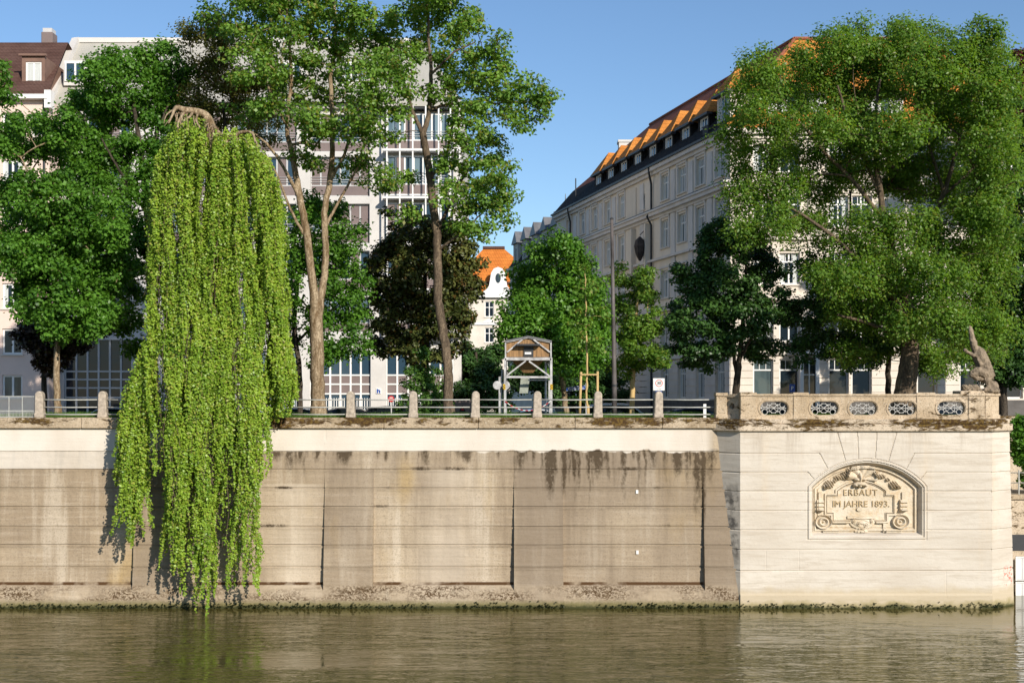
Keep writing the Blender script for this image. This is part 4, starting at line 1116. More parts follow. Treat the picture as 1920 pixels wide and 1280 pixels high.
# ------------------------------------------------------------------ facade helpers
def facade(m, fr, u0, u1, z0, z1, ops, depth=.25):
    us = sorted({u0, u1, *[o[0] for o in ops], *[o[1] for o in ops]}); us = [u for u in us if u0 <= u <= u1]
    zs = sorted({z0, z1, *[o[2] for o in ops], *[o[3] for o in ops]}); zs = [z for z in zs if z0 <= z <= z1]
    for i in range(len(us) - 1):
        # merge vertical runs
        run = None
        for j in range(len(zs) - 1):
            uc, zc = (us[i] + us[i + 1]) / 2, (zs[j] + zs[j + 1]) / 2
            hole = any(o[0] < uc < o[1] and o[2] < zc < o[3] for o in ops)
            if hole:
                if run is not None: m.face([fr(us[i], 0, run), fr(us[i + 1], 0, run), fr(us[i + 1], 0, zs[j]), fr(us[i], 0, zs[j])]); run = None
            elif run is None: run = zs[j]
        if run is not None: m.face([fr(us[i], 0, run), fr(us[i + 1], 0, run), fr(us[i + 1], 0, zs[-1]), fr(us[i], 0, zs[-1])])
    for a, b, c, d in ops:
        m.face([fr(a, 0, c), fr(a, 0, d), fr(a, -depth, d), fr(a, -depth, c)]); m.face([fr(b, 0, d), fr(b, 0, c), fr(b, -depth, c), fr(b, -depth, d)])
        m.face([fr(a, 0, d), fr(b, 0, d), fr(b, -depth, d), fr(a, -depth, d)]); m.face([fr(b, 0, c), fr(a, 0, c), fr(a, -depth, c), fr(b, -depth, c)])

def window(root, fr, op, inset=.18, surround=None, lights=2, transom=None, bars=0, sill=True, frame='white_paint', glass='glass', fw=.07, curtain=0.0, rail=False, name='window'):
    """frame mesh + sill under the building, pane (and drawn curtain) as its sub-parts"""
    a, b, c, d = op; dd = -inset
    m = MB()
    m.fbox(fr, a, a + fw, dd - .06, dd, c, d); m.fbox(fr, b - fw, b, dd - .06, dd, c, d)
    m.fbox(fr, a + fw, b - fw, dd - .06, dd, c, c + fw); m.fbox(fr, a + fw, b - fw, dd - .06, dd, d - fw, d)
    for i in range(1, lights):
        u = a + (b - a) * i / lights; m.fbox(fr, u - fw * .55, u + fw * .55, dd - .055, dd - .003, c + fw, d - fw)
    if transom:
        zt = c + (d - c) * transom; m.fbox(fr, a + fw, b - fw, dd - .052, dd + .01, zt - fw * .5, zt + fw * .5)
        for i in range(bars):
            u = a + (b - a) * (i + 1) / (bars + 1); m.fbox(fr, u - .018, u + .018, dd - .05, dd - .006, zt + fw * .5, d - fw)
    if rail:
        for k in range(3): m.fbox(fr, a - .02, b + .02, .03, .06, c + .3 + k * .28, c + .34 + k * .28)
    w = wpart(m, name, M[frame], root)
    m = MB(); m.face([fr(a + .02, dd - .035, c + .02), fr(b - .02, dd - .035, c + .02), fr(b - .02, dd - .035, d - .02), fr(a + .02, dd - .035, d - .02)])
    spart(m, 'pane', M[glass], w, recalc=False)
    if curtain:
        m = MB(); n = 8; pts = []
        for k in range(2):
            ua = a + .05 if k == 0 else b - .05 - (b - a) * curtain; ub = ua + (b - a) * curtain
            for i in range(n):
                p0, p1 = ua + (ub - ua) * i / n, ua + (ub - ua) * (i + 1) / n
                o0, o1 = (i % 2) * .04, ((i + 1) % 2) * .04
                m.face([fr(p0, dd - .033 + o0 * .0, c + .05), fr(p1, dd - .033, c + .05), fr(p1, dd - .033, d - .05), fr(p0, dd - .033, d - .05)])
        spart(m, 'curtain', M['curtain'], w, recalc=False)
    if surround:
        m = MB(); m.fbox(fr, a - .20, a - .03, -.03, .06, c - .1, d + .15); m.fbox(fr, b + .03, b + .20, -.03, .06, c - .1, d + .15); m.fbox(fr, a - .20, b + .20, -.03, .09, d + .15, d + .30)
        spart(m, 'surround', M[surround], w)
    if sill:
        m = MB(); m.fbox(fr, a - .08, b + .08, -.02, .10, c - .10, c - .003); spart(m, 'sill', M['cream_trim' if frame != 'grey_frame' else 'grey_frame'], w)
    return w

M['side_trim'] = simple('side_trim', (0.72, 0.665, 0.61), .85, .08, .8)  # trim copy lightened for the shaded side facade
def box_body(m, fr, u0, u1, dep, z0, z1):
    """the unseen sides and back of a building"""
    m.face([fr(u0, 0, z0), fr(u0, 0, z1), fr(u0, -dep, z1), fr(u0, -dep, z0)]); m.face([fr(u1, 0, z1), fr(u1, 0, z0), fr(u1, -dep, z0), fr(u1, -dep, z1)])
    m.face([fr(u1, -dep, z1), fr(u1, -dep, z0), fr(u0, -dep, z0), fr(u0, -dep, z1)])

# ------------------------------------------------------------------ white office building
YO = 85.0; so = F / YO
off = empty('office_building', (X(500, YO), YO, ROADZ), 'white modern office block with pale sloped roof and long glazed window bands', 'building')
fo = Fr((0, YO, 0), (1, 0, 0), (0, -1, 0))
ox = lambda px: X(px, YO); oz = lambda py: Z(py, YO)
bays = [(118, 248), (298, 420), (438, 560), (578, 697), (722, 848)]
rows = [(215, 285), (294, 368), (382, 456), (470, 544), (558, 624)]
ops = []
for bi, (a, b) in enumerate(bays):
    for (t_, b_) in rows: ops.append((ox(a + 4), ox(b - 4), oz(b_), oz(t_)))
    ops.append((ox(a + 2), ox(b - 2), ROADZ + .15, oz(657 if bi else 637)))
m = MB(); facade(m, fo, ox(92), ox(865), ROADZ - .3, oz(196), ops, .4); box_body(m, fo, ox(92), ox(865), 15, ROADZ - .3, oz(196))
wpart(m, 'wall', M['white_render'], off, recalc=False)
rnd = random.Random(4)
for bi, (a, b) in enumerate(bays):
    for ri, (t_, b_) in enumerate(rows):
        op = (ox(a + 4), ox(b - 4), oz(b_), oz(t_))
        out = bi == 4
        w = window(off, fo, op, inset=-.35 if out else .25, lights=6 if not out else 7, transom=.28, sill=False, frame='grey_frame' if not out else 'white_paint', glass='glass_blue', fw=.10, name='window_band')
        u0, u1, c, d = op; dd = .40 if out else -.2
        m = MB()
        for k in range(3): m.fbox(fo, u0, u1, dd, dd + .03, c + .95 + k * .16, c + .975 + k * .16)
        spart(m, 'handrail', M['grey_frame'], w)
        m = MB(); wd = (u1 - u0) / (7 if out else 6)
        m.fbox(fo, u0 + .05, u1 - .05, dd - .06, dd - .035, c + .1, c + (d - c) * .27)
        for k in range(7 if out else 6):
            if rnd.random() < (.15 if out else .32): m.fbox(fo, u0 + wd * k + .07, u0 + wd * (k + 1) - .07, dd - .058, dd - .03, c + (d - c) * .30, d - .12)
        spart(m, 'panel', M['brown_panel'], w)
# oriel slabs and slim poles on the right bay
for py in (284, 372, 460, 548, 628):
    m = MB(); m.fbox(fo, ox(720), ox(866), 0, 1.0, oz(py + 4), oz(py)); wpart(m, 'balcony_slab', M['white_paint'], off)
for px in (728, 752, 776, 800, 824, 846, 863):
    m = MB(); m.fbox(fo, ox(px) - .045, ox(px) + .045, .88, .97, oz(628), oz(205)); wpart(m, 'slim_post', M['white_paint'], off)
m = MB(); m.fbox(fo, ox(846), ox(851), .1, .5, ROADZ, oz(625)); wpart(m, 'corner_post', M['white_paint'], off)
# ground floor glazing
for bi, (a, b) in enumerate(bays):
    u0, u1 = ox(a + 2), ox(b - 2); zt_ = oz(657 if bi else 637); zb_ = ROADZ + .15
    m = MB(); n = 6
    mat = 'grey_frame' if bi == 0 else 'white_paint'
    for i in range(n + 1): u = u0 + (u1 - u0) * i / n; m.fbox(fo, max(u0, u - .06), min(u1, u + .06), -.32, -.2, zb_, zt_)
    for py in ((703, 720, 738) if bi else (696, 711, 727, 745)): m.fbox(fo, u0, u1, -.33, -.19, oz(py) - .05, oz(py) + .05)
    w = wpart(m, 'glazed_front', M[mat], off)
    m = MB(); m.face([fo(u0, -.28, zb_), fo(u1, -.28, zb_), fo(u1, -.28, zt_), fo(u0, -.28, zt_)]); spart(m, 'pane', M['glass' if bi == 0 else 'glass_blue'], w, recalc=False)
    if bi:
        m = MB(); m.fbox(fo, u0, u1, -.30, -.25, oz(738), oz(703)); spart(m, 'panel', M['brown_panel'], w)
        m = MB()
        for i in range(n):
            uu = u0 + (u1 - u0) * (i + .5) / n
            for k in (-2, -.7, .7, 2): m.fbox(fo, uu + k * .12 - .025, uu + k * .12 + .025, -.24, -.19, oz(772), oz(746))
        spart(m, 'door_bars', M['white_paint'], w)
m = MB(); m.box(ox(705.5), ox(714.5), YO - .06, YO - .003, oz(738), oz(728)); pn = wpart(m, 'house_plate', M['white_paint'], off)
m = MB()
for x_, z0_, z1_ in ((708, 737, 729), (712, 737, 731)): m.box(ox(x_) - .045, ox(x_) + .045, YO - .075, YO - .062, oz(z0_), oz(z1_))
m.bar((ox(708), YO - .068, oz(731)), (ox(712), YO - .068, oz(732)), .08, .012)
spart(m, 'plate_mark', M['blue'], pn)
m = MB(); m.fbox(fo, ox(696), ox(866), -.1, .9, oz(205), oz(196)); m.fbox(fo, ox(92), ox(696), -.1, .3, oz(205), oz(196)); wpart(m, 'eave', M['pale_roof'], off)
m = MB(); m.fbox(fo, ox(700), ox(864), -.05, .82, oz(209), oz(205.2)); wpart(m, 'eave_soffit', M['dark_metal'], off)
yr = YO + 7.5
zR, zE = Z(80, yr), oz(196)
m = MB()
rl, rr = X(140, yr), X(795, yr)
m.face([(ox(92), YO - .3, zE), (ox(867), YO - .9, zE), (rr, yr, zR), (rl, yr, zR)]); m.face([(ox(867), YO - .9, zE), (ox(867), YO + 15, zE), (rr, yr, zR)]); m.face([(rl, yr, zR), (rr, yr, zR), (ox(867), YO + 15, zE), (ox(92), YO + 15, zE)])
m.face([(ox(92), YO - .3, zE), (rl, yr, zR), (ox(92), YO + 15, zE)])
roof = wpart(m, 'roof', M['pale_roof'], off)
m = MB(); m.bar((ox(94), YO - .4, zE + .1), (rl + .1, yr, zR + .2), .5, .35); m.bar((rl, yr, zR + .15), (rr, yr, zR + .12), .35, .3); spart(m, 'roof_edge', M['white_render'], roof)
for px, n in ((150, 2), (545, 3), (665, 3)):
    yd = YO + 2.6; fd = Fr((0, yd - 1.2, 0), (1, 0, 0), (0, -1, 0)); a, b = X(px - 15, yd), X(px + 15 + n * 3, yd)
    m = MB(); m.box(a - .15, b + .15, yd - 1.2, yd + 4, Z(168, yd), Z(122, yd)); dm_ = wpart(m, 'dormer', M['white_render'], off)
    m = MB(); dfr = fd
    m.fbox(dfr, a, b, -.0, .05, Z(160, yd), Z(127, yd)); wf = spart(m, 'dormer_window', M['glass_blue'], dm_)
    m = MB()
    for i in range(n + 1): u = a + (b - a) * i / n; m.fbox(dfr, u - .06, u + .06, .03, .09, Z(161, yd), Z(125, yd))
    m.fbox(dfr, a, b, .03, .085, Z(128, yd), Z(125, yd)); m.fbox(dfr, a, b, .03, .085, Z(161, yd), Z(159, yd)); spart(m, 'dormer_frame', M['white_paint'], dm_)

# ------------------------------------------------------------------ pink house at far left
YH = 83.0
pk = empty('pink_house', (X(20, YH), YH, ROADZ), 'pink rendered house with brown tiled roof, dormers and white framed windows', 'house')
fp = Fr((0, YH, 0), (1, 0, 0), (0, -1, 0)); hx = lambda px: X(px, YH); hz = lambda py: Z(py, YH)
wr = [(212, 255), (300, 345), (375, 420), (450, 495), (531, 578), (616, 664), (703, 746)]
cols = [(-205, -165), (-95, -55), (4, 42)]
ops = [(hx(a), hx(b), hz(q_), hz(p_)) for a, b in cols for p_, q_ in wr] + [(hx(58), hx(82), hz(q_), hz(p_)) for p_, q_ in wr[:1]]
m = MB(); facade(m, fp, hx(-320), hx(92), ROADZ - .3, hz(188), ops, .3); box_body(m, fp, hx(-320), hx(92), 16, ROADZ - .3, hz(188)); wpart(m, 'wall', M['pink_render'], pk, recalc=False)
for i, op in enumerate(ops): window(pk, fp, op, inset=.12, lights=2, fw=.12, curtain=.22 if i % 3 == 0 else 0)
m = MB(); m.fbox(fp, hx(-320), hx(94), -.1, .55, hz(188), hz(180)); wpart(m, 'eave', M['white_paint'], pk)
m = MB(); m.tube([fp(hx(84), .1, ROADZ), fp(hx(84), .1, hz(190))], .075, 8); wpart(m, 'downpipe', M['dark_metal'], pk)
m = MB(); yr = YH + 7; zR, zE = Z(80, yr), hz(181)
m.face([(hx(-320), YH - .5, zE), (hx(94), YH - .5, zE), (X(128, yr), yr, zR), (hx(-320), yr, zR)]); m.face([(hx(-320), yr, zR), (X(128, yr), yr, zR), (hx(94), YH + 16, zE), (hx(-320), YH + 16, zE)])
rf = wpart(m, 'roof', M['brown_tile'], pk)
m = MB(); m.box(X(82, yr + .5), X(103, yr + .5), yr, yr + 1.0, zR - 1, Z(60, yr)); ch = spart(m, 'chimney', M['brown_panel'], rf, bevel=.03)
m = MB(); m.box(X(84, yr + .5), X(101, yr + .5), yr + .1, yr + .9, Z(60, yr), Z(52, yr)); spart(m, 'chimney_cap', M['grey_frame'], rf)
M['brown_dormer'] = simple('brown_dormer', (0.20, 0.12, 0.09), .7, .1, 2)
for px in (-30, 63):
    yd = YH + 1.3; a, b = X(px - 22, yd), X(px + 21, yd); fd = Fr((0, yd, 0), (1, 0, 0), (0, -1, 0))
    m = MB(); op = (X(px - 15, yd), X(px + 15, yd), Z(158, yd), Z(116, yd)); facade(m, fd, a, b, Z(170, yd), Z(106, yd), [op], .2); box_body(m, fd, a, b, 5, Z(170, yd), Z(106, yd))
    m.face([fd(a, 0, Z(106, yd)), fd(b, 0, Z(106, yd)), fd(b, -5, Z(106, yd)), fd(a, -5, Z(106, yd))]); m.fbox(fd, a - .15, b + .15, -.02, .2, Z(106, yd), Z(102, yd))
    dm_ = wpart(m, 'dormer', M['brown_dormer'], pk, recalc=False)
    w = window(pk, fd, op, inset=.06, lights=2, fw=.10, sill=False, curtain=.44, name='dormer_window')
# projecting glazed loggia edge between the two houses
m = MB(); m.fbox(fp, hx(88), hx(100), -.2, .5, hz(205), hz(172)); wpart(m, 'eave_end', M['white_paint'], pk)

# ------------------------------------------------------------------ the long corner building
CX, CY = 13.3, 78.0
dU = Vector((-9.2, 37.0, 0)).normalized()
nS = Vector((-dU.y, dU.x, 0))            # outward normal of the side facade (to the left)
cb = empty('corner_building', (CX, CY, ROADZ), 'long cream corner house with orange tiled roof, dormers and a shaded side facade', 'building')
fs = Fr((CX, CY, 0), dU, nS)
fr_ = Fr((CX, CY, 0), (1, 0, 0), (0, -1, 0))
EZ = 24.9
LS, LFt = 38.5, 19.0
floors = [(22.25, 24.0), (18.95, 20.85), (15.45, 17.35), (11.95, 13.95), (8.5, 10.9)]
side_u = [1.5, 4.7, 7.9, 11.1, 20.4, 23.8, 27.2, 30.6, 34.6]
front_u = [2.0, 3.6, 6.6, 8.0, 12.0, 14.6, 17.2]
def stack(us, w, extra):
    o_ = []
    for (c, d) in floors:
        for u in us: o_.append((u - w / 2, u + w / 2, c, d))
    return o_ + extra
sops = stack(side_u, 1.42, [(15.2, 16.0, 22.2, 23.3), (14.9, 16.3, 8.5, 10.5)])
fops = stack(front_u, 1.2, [])
m = MB()
facade(m, fs, 0, LS, ROADZ - .3, EZ, sops, .28)
wpart(m, 'side_wall', M['shade_side_render'], cb, recalc=False)
m = MB()
facade(m, fr_, 0, LFt, ROADZ - .3, EZ, fops, .28)
wpart(m, 'front_wall', M['cream_render'], cb, recalc=False)
m = MB()
m.face([fr_(LFt, 0, ROADZ), fr_(LFt, 0, EZ), fr_(LFt, -20, EZ), fr_(LFt, -20, ROADZ)])
wpart(m, 'party_wall', M['cream_render'], cb, recalc=False)
m = MB(); m.face([fs(LS, 0, ROADZ), fs(LS, 0, EZ), fs(LS, -14, EZ), fs(LS, -14, ROADZ)]); wpart(m, 'end_wall', M['shade_side_render'], cb, recalc=False)
M['sky_glass'] = glassmat('sky_glass', (0.03, 0.045, 0.055), (0.22, 0.27, 0.29), 0.6)  # pale blue base colour paints the sky's reflection into the side panes
for i, op in enumerate(sops): window(cb, fs, op, inset=.16, glass='sky_glass', surround='side_trim' if op[2] > 9 and op[1] - op[0] > 1 else None, lights=2, transom=.68, bars=2 if op[1] - op[0] > 1 else 0, fw=.085, curtain=.2 if i % 2 else 0.28, name='window')
for i, op in enumerate(fops): window(cb, fr_, op, inset=.16, surround='cream_trim' if op[2] > 9 else None, lights=2 if op[2] > 9 else 1, transom=.72, bars=2, fw=.085, curtain=.25 if i % 3 == 0 and op[2] > 9 else 0, rail=False)
def trims(fr, L, us, w, mat):
    m = MB()
    for z0, z1, p in ((24.53, 24.92, .42), (24.3, 24.53, .2), (21.35, 21.6, .38), (21.6, 21.72, .5), (21.15, 21.35, .15), (18.15, 18.32, .22), (14.5, 14.85, .3), (11.15, 11.35, .18)):
        m.fbox(fr, -p if fr is fs else -p, L, -.04, p, z0, z1)
    wpart(m, 'cornice', M[mat], cb)
    # pilaster strips on upper storeys and rusticated courses below
    gaps = [(us[i] + us[i + 1]) / 2 for i in range(len(us) - 1) if us[i + 1] - us[i] > 2.4]
    for u in gaps:
        for z0, z1 in ((21.73, 24.04), (18.33, 21.14), (14.86, 18.14)):
            m = MB(); m.fbox(fr, u - .38, u + .38, -.03, .07, z0, z1); wpart(m, 'pilaster', M[mat], cb)
    m = MB()
    lo = sorted([(u - w / 2 - .02, u + w / 2 + .02) for u in us])
    for k in range(6):
        z0 = 8.44 + k * .44; u = 0
        for a, b in lo + [(L, L)]:
            if a - u > .1: m.fbox(fr, u, a, -.03, .05, z0, z0 + .40)
            u = b
    wpart(m, 'rustication', M[mat], cb)
trims(fs, LS, side_u, 1.42, 'side_trim')
M['plinth'] = simple('plinth', (0.13, 0.12, 0.11), .9, .2, 1.5)  # dark tone stands in for shade at the foot of the facade
m = MB(); m.fbox(fs, -.1, LS, -.04, .1, 6.4, 8.40); m.fbox(fr_, -.1, LFt, -.04, .1, 6.4, 8.40); wpart(m, 'plinth', M['plinth'], cb)
trims(fr_, LFt, front_u, 1.2, 'cream_trim')
m = MB(); m.fbox(fs, 0, LS, .42, .56, 24.80, 24.95); m.fbox(fs, -.4, LS, .02, .45, 21.74, 21.80); wpart(m, 'gutter', M['dark_metal'], cb)
for u in (13.2, 33.4):
    m = MB(); m.tube([fs(u, .45, 24.8), fs(u, .42, 24.4), fs(u + .3, .14, 23.7), fs(u + .35, .13, 21.8), fs(u + .35, .45, 21.4), fs(u + .35, .13, 20.8), fs(u + .35, .13, 7)], .075, 8); wpart(m, 'downpipe', M['dark_metal'], cb)
# stair bay: blind panels, slit window, hanging lantern shape
m = MB(); m.fbox(fs, 13.9, 14.6, -.02, .08, 21.9, 24); m.fbox(fs, 17.0, 17.5, -.02, .08, 21.9, 24); m.fbox(fs, 14.2, 14.5, -.02, .35, 15, 21); m.fbox(fs, 17.2, 17.6, -.02, .35, 15, 21); wpart(m, 'stair_bay', M['shade_side_render'], cb)
m = MB()
c = fs(14.6, .6, 19.3); m.lathe([(.05, .8), (.34, .5), (.42, .1), (.32, -.45), (.08, -.95)], c, 6); m.tube([c + Vector((0, 0, .9)), fs(14.6, .2, 20.6)], .03, 6)
M['weathered_bronze'] = simple('weathered_bronze', (0.075, 0.058, 0.05), .8, .4, 3, bump=.6)
wpart(m, 'wall_ornament', M['weathered_bronze'], cb)
# entrance bay on the front
m = MB()
for u in (4.15, 5.1): m.fbox(fr_, u, u + .22, 0, .5, 7, 11.2)
m.fbox(fr_, 3.95, 5.55, 0, .62, 11.2, 11.5); wpart(m, 'bay_frame', M['white_paint'], cb)
m = MB(); m.fbox(fr_, 4.38, 5.09, .2, .3, 7.2, 11.1); wpart(m, 'bay_glass', M['glass'], cb)
m = MB(); m.fbox(fr_, 4.70, 4.77, .3, .34, 7.2, 11.1); m.fbox(fr_, 4.38, 5.09, .3, .335, 9.9, 9.97); wpart(m, 'bay_bars', M['white_paint'], cb)
# roof : steep mansard then ridge set back 6 m
VR, ZR, VM, ZM = 6.0, 31.7, 1.5, 27.1
def sp(u, v, z): return fs(u, -v, z)
nI = -nS
def ridge(u): return sp(u, VR, ZR)
m = MB()
U0 = -.35
m.face([sp(U0, -.45, EZ), sp(LS, -.45, EZ), sp(LS, VM, ZM), sp(U0 + 1.5, VM, ZM)])
lower = wpart(m, 'mansard', M['slate'], cb)
m = MB()
m.face([sp(U0 + 1.5, VM, ZM), sp(LS, VM, ZM), sp(LS - 3, VR - 1, ZR - 2.2), ridge(30.5), ridge(3.5)])
m.face([sp(LS, VM, ZM), sp(LS, 12, ZM), sp(LS - 3, VR - 1, ZR - 2.2)])
m.face([ridge(3.5), ridge(30.5), sp(LS - 3, VR - 1, ZR - 2.2), sp(LS, 12, ZM), sp(12, 12, ZM)])
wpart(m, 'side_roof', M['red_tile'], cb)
YF0 = CY - .45
m = MB()
fx0, fx1 = CX - .45, CX + LFt
e1 = sp(U0 + 1.5, VM, ZM); r0 = ridge(3.5)
fm = lambda x_, y_, z_: Vector((x_, y_, z_))
m.face([fm(fx0, YF0, EZ), fm(fx1, YF0, EZ), fm(fx1, CY + 1.6, ZM), e1])
m.face([e1, fm(fx1, CY + 1.6, ZM), fm(fx1 - 5.5, r0.y, ZR), r0])
m.face([fm(fx1, YF0, EZ), fm(fx1, CY + 18, EZ), fm(fx1, CY + 17, ZM), fm(fx1, CY + 1.6, ZM)])
m.face([fm(fx1, CY + 1.6, ZM), fm(fx1, CY + 17, ZM), fm(fx1 - 5.5, r0.y, ZR)])
m.face([r0, fm(fx1 - 5.5, r0.y, ZR), fm(fx1, r0.y + 10, ZM - 2), fm(r0.x + 6, r0.y + 10, ZM - 2)])
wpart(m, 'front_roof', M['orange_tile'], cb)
m = MB(); m.tube([ridge(3.5) + Vector((0, 0, .05)), ridge(30.5) + Vector((0, 0, .05))], .13, 8); m.tube([r0 + Vector((0, 0, .05)), fm(fx1 - 5.5, r0.y, ZR + .05)], .13, 8); m.tube([e1, r0], .12, 8); wpart(m, 'ridge_tiles', M['red_tile'], cb)
# dormers on the side, hipped orange caps
def dormer(fr, u, v0, w, z0, z1, cap, capmat, wallmat, wn, hood=.9, lights=2):
    f2 = Fr(fr(0, -v0, 0), fr.U, fr.N)
    a, b = u - w / 2, u + w / 2
    m = MB(); op = (a + .22, b - .22, z0 + .25, z1 - .15)
    facade(m, f2, a, b, z0 - .5, z1, [op], .15); box_body(m, f2, a, b, 3.4, z0 - .5, z1)
    dm = wpart(m, 'dormer', M[wallmat], cb, recalc=False)
    m = MB(); o_ = .28
    rz = z1 + cap
    P0, P1, P2, P3 = f2(a - o_, o_, z1), f2(b + o_, o_, z1), f2(b + o_, -3.6, z1), f2(a - o_, -3.6, z1)
    A, B = f2(u, -hood, rz), f2(u, -3.6, rz)
    m.face([P0, P1, A]); m.face([P1, P2, B, A]); m.face([P3, P0, A, B]); m.face([P0, P3, P2, P1])
    spart(m, 'dormer_roof', M[capmat], dm)
    m = MB(); m.fbox(f2, a - o_, b + o_, -.1, o_ + .02, z1 - .16, z1 - .004); spart(m, 'dormer_eave', M['dark_metal'], dm)
    window(cb, f2, op, inset=.05, lights=lights, fw=.09, sill=False, curtain=.3 if lights > 2 else .22, name='dormer_window')
for k in range(8):
    dormer(fs, 5.4 + 3.2 * k, .5, 1.9, 24.98, 26.9, 1.75, 'orange_tile', 'slate', 'w')
dormer(fs, 1.7, .3, 2.0, 25.2, 27.5, 1.7, 'orange_tile', 'cream_trim', 'w')
for u, w in ((4.2, 3.6), (9.6, 2.2), (13.4, 2.2), (16.4, 2.2)):
    dormer(fr_, u, .5, w, 25.1, 27.2, 1.6 if w < 3 else 2.6, 'orange_tile', 'white_render', 'w', lights=4 if w > 3 else 3)
m = MB(); c = sp(34, 5, 0); m.box(c.x - .6, c.x + .6, c.y - .4, c.y + .8, 28.5, 30.8); m.box(c.x - .68, c.x + .68, c.y - .48, c.y + .88, 30.8, 31.0); wpart(m, 'chimney', M['white_render'], cb)
m = MB(); c = ridge(27.5); m.tube([sp(34.5, .6, 25), sp(34.5, .6, 27.6)], .05, 6); wpart(m, 'roof_pipe', M['dark_metal'], cb)
# small roof balcony with plants
m = MB()
for i in range(10): m.fbox(fs, 3.3 + i * .09, 3.34 + i * .09, .05, .08, 24.7, 25.8)
m.fbox(fs, 3.2, 4.3, .04, .10, 25.8, 25.86); wpart(m, 'balcony_rail', M['dark_metal'], cb)

# ------------------------------------------------------------------ grey townhouse further down the street
gt = empty('grey_townhouse', tuple(fs(50, 0, ROADZ)), 'far grey townhouse row with slate mansard and pale pointed dormers', 'house')
m = MB(); fg = Fr(fs(39.0, -.4, 0), dU, nS); LG = 18.6; GE = 21.9
gops = [(1.4 + i * 2.8, 2.6 + i * 2.8, z, z + 1.9) for i in range(6) for z in (9, 12.4, 15.8, 19.0)]
facade(m, fg, 0, LG, ROADZ - .3, GE, gops, .2); box_body(m, fg, 0, LG, 12, ROADZ, GE); wpart(m, 'wall', M['shade_side_render'], gt, recalc=False)
for op in gops: window(gt, fg, op, inset=.1, lights=2, fw=.1, sill=False)
m = MB(); m.fbox(fg, -.05, LG + .2, -.1, .4, GE - .35, GE); wpart(m, 'cornice', M['cream_trim'], gt)
m = MB(); m.face([fg(0, .2, GE), fg(LG, .2, GE), fg(LG, -1.8, GE + 3.2), fg(0, -1.8, GE + 3.2)]); m.face([fg(0, -1.8, GE + 3.2), fg(LG, -1.8, GE + 3.2), fg(LG, -6, GE + 5), fg(0, -6, GE + 5)])
m.face([fg(LG, .2, GE), fg(LG, -12, GE), fg(LG, -6, GE + 5), fg(LG, -1.8, GE + 3.2)]); m.face([fg(0, .2, GE), fg(0, -1.8, GE + 3.2), fg(0, -6, GE + 5), fg(0, -12, GE)])
wpart(m, 'roof', M['slate'], gt)
for i in range(5):
    u = 1.8 + i * 3.7
    m = MB(); op = (u - .5, u + .5, GE + .5, GE + 2.1); f2 = Fr(fg(0, -.1, 0), dU, nS)
    facade(m, f2, u - .95, u + .95, GE - .1, GE + 2.4, [op], .15); box_body(m, f2, u - .95, u + .95, 3, GE - .1, GE + 2.4); dm_ = wpart(m, 'dormer', M['cream_render'], gt, recalc=False)
    m = MB(); m.face([f2(u - 1.15, .2, GE + 2.4), f2(u + 1.15, .2, GE + 2.4), f2(u, .1, GE + 3.7)]); m.face([f2(u - 1.15, .2, GE + 2.4), f2(u, .1, GE + 3.7), f2(u, -3.4, GE + 3.7), f2(u - 1.15, -3.4, GE + 2.4)]); m.face([f2(u + 1.15, .2, GE + 2.4), f2(u + 1.15, -3.4, GE + 2.4), f2(u, -3.4, GE + 3.7), f2(u, .1, GE + 3.7)])
    spart(m, 'dormer_roof', M['zinc'], dm_)
    window(gt, f2, op, inset=.06, lights=2, fw=.1, sill=False, name='dormer_window')
c = fg(13, -4.4, GE + 4.2); m = MB(); m.lathe([(1.5, 0), (1.6, .2), (.06, 1.9), (.03, 3.0)], c, 8); wpart(m, 'turret_spire', M['zinc'], gt)

# ------------------------------------------------------------------ baroque house closing the street
YV = 172.0; vz = lambda py: Z(py, YV); vx = lambda px: X(px, YV)
bh = empty('gabled_house', (vx(930), YV, ROADZ), 'cream house with bright orange mansard roof and curved white gable closing the street', 'house')
fv = Fr((0, YV, 0), (1, 0, 0), (0, -1, 0))
vops = [(vx(a), vx(b), vz(q_), vz(p_)) for a, b in ((856, 871), (909, 926), (950, 966), (990, 1005)) for p_, q_ in ((565, 594), (614, 642), (662, 688))]
m = MB(); facade(m, fv, vx(838), vx(1030), ROADZ - .3, vz(556), vops, .25); box_body(m, fv, vx(838), vx(1030), 14, ROADZ - .3, vz(556)); wpart(m, 'wall', M['cream_trim'], bh, recalc=False)
for op in vops: window(bh, fv, op, inset=.12, lights=2, transom=.62, fw=.1)
m = MB(); m.fbox(fv, vx(836), vx(1032), -.1, .5, vz(558), vz(551)); m.fbox(fv, vx(836), vx(1032), -.1, .2, vz(609), vz(605)); wpart(m, 'cornice', M['white_paint'], bh)
m = MB()
for px in (917, 958): m.prism([(vx(px - 14), vz(605)), (vx(px + 14), vz(605)), (vx(px), vz(597))], lambda a, b, d: fv(a, d, b), .0, .25)
wpart(m, 'pediment', M['white_paint'], bh)
m = MB(); zE_, zM_, zT_ = vz(551), vz(531), vz(461); x0, x1 = vx(836), vx(1032)
m.face([fv(x0, .4, zE_), fv(x1, .4, zE_), fv(x1 - .5, -.9, zM_), fv(x0 + .5, -.9, zM_)])
m.face([fv(x0 + .5, -.7, zM_), fv(x1 - .5, -.7, zM_), fv(vx(945), -3.6, zT_), fv(vx(905), -3.6, zT_)])
m.face([fv(x0 + .5, -.7, zM_), fv(vx(905), -3.6, zT_), fv(vx(905), -8, zT_), fv(x0 + .5, -13, zM_)]); m.face([fv(x1 - .5, -.7, zM_), fv(x1 - .5, -13, zM_), fv(vx(945), -8, zT_), fv(vx(945), -3.6, zT_)])
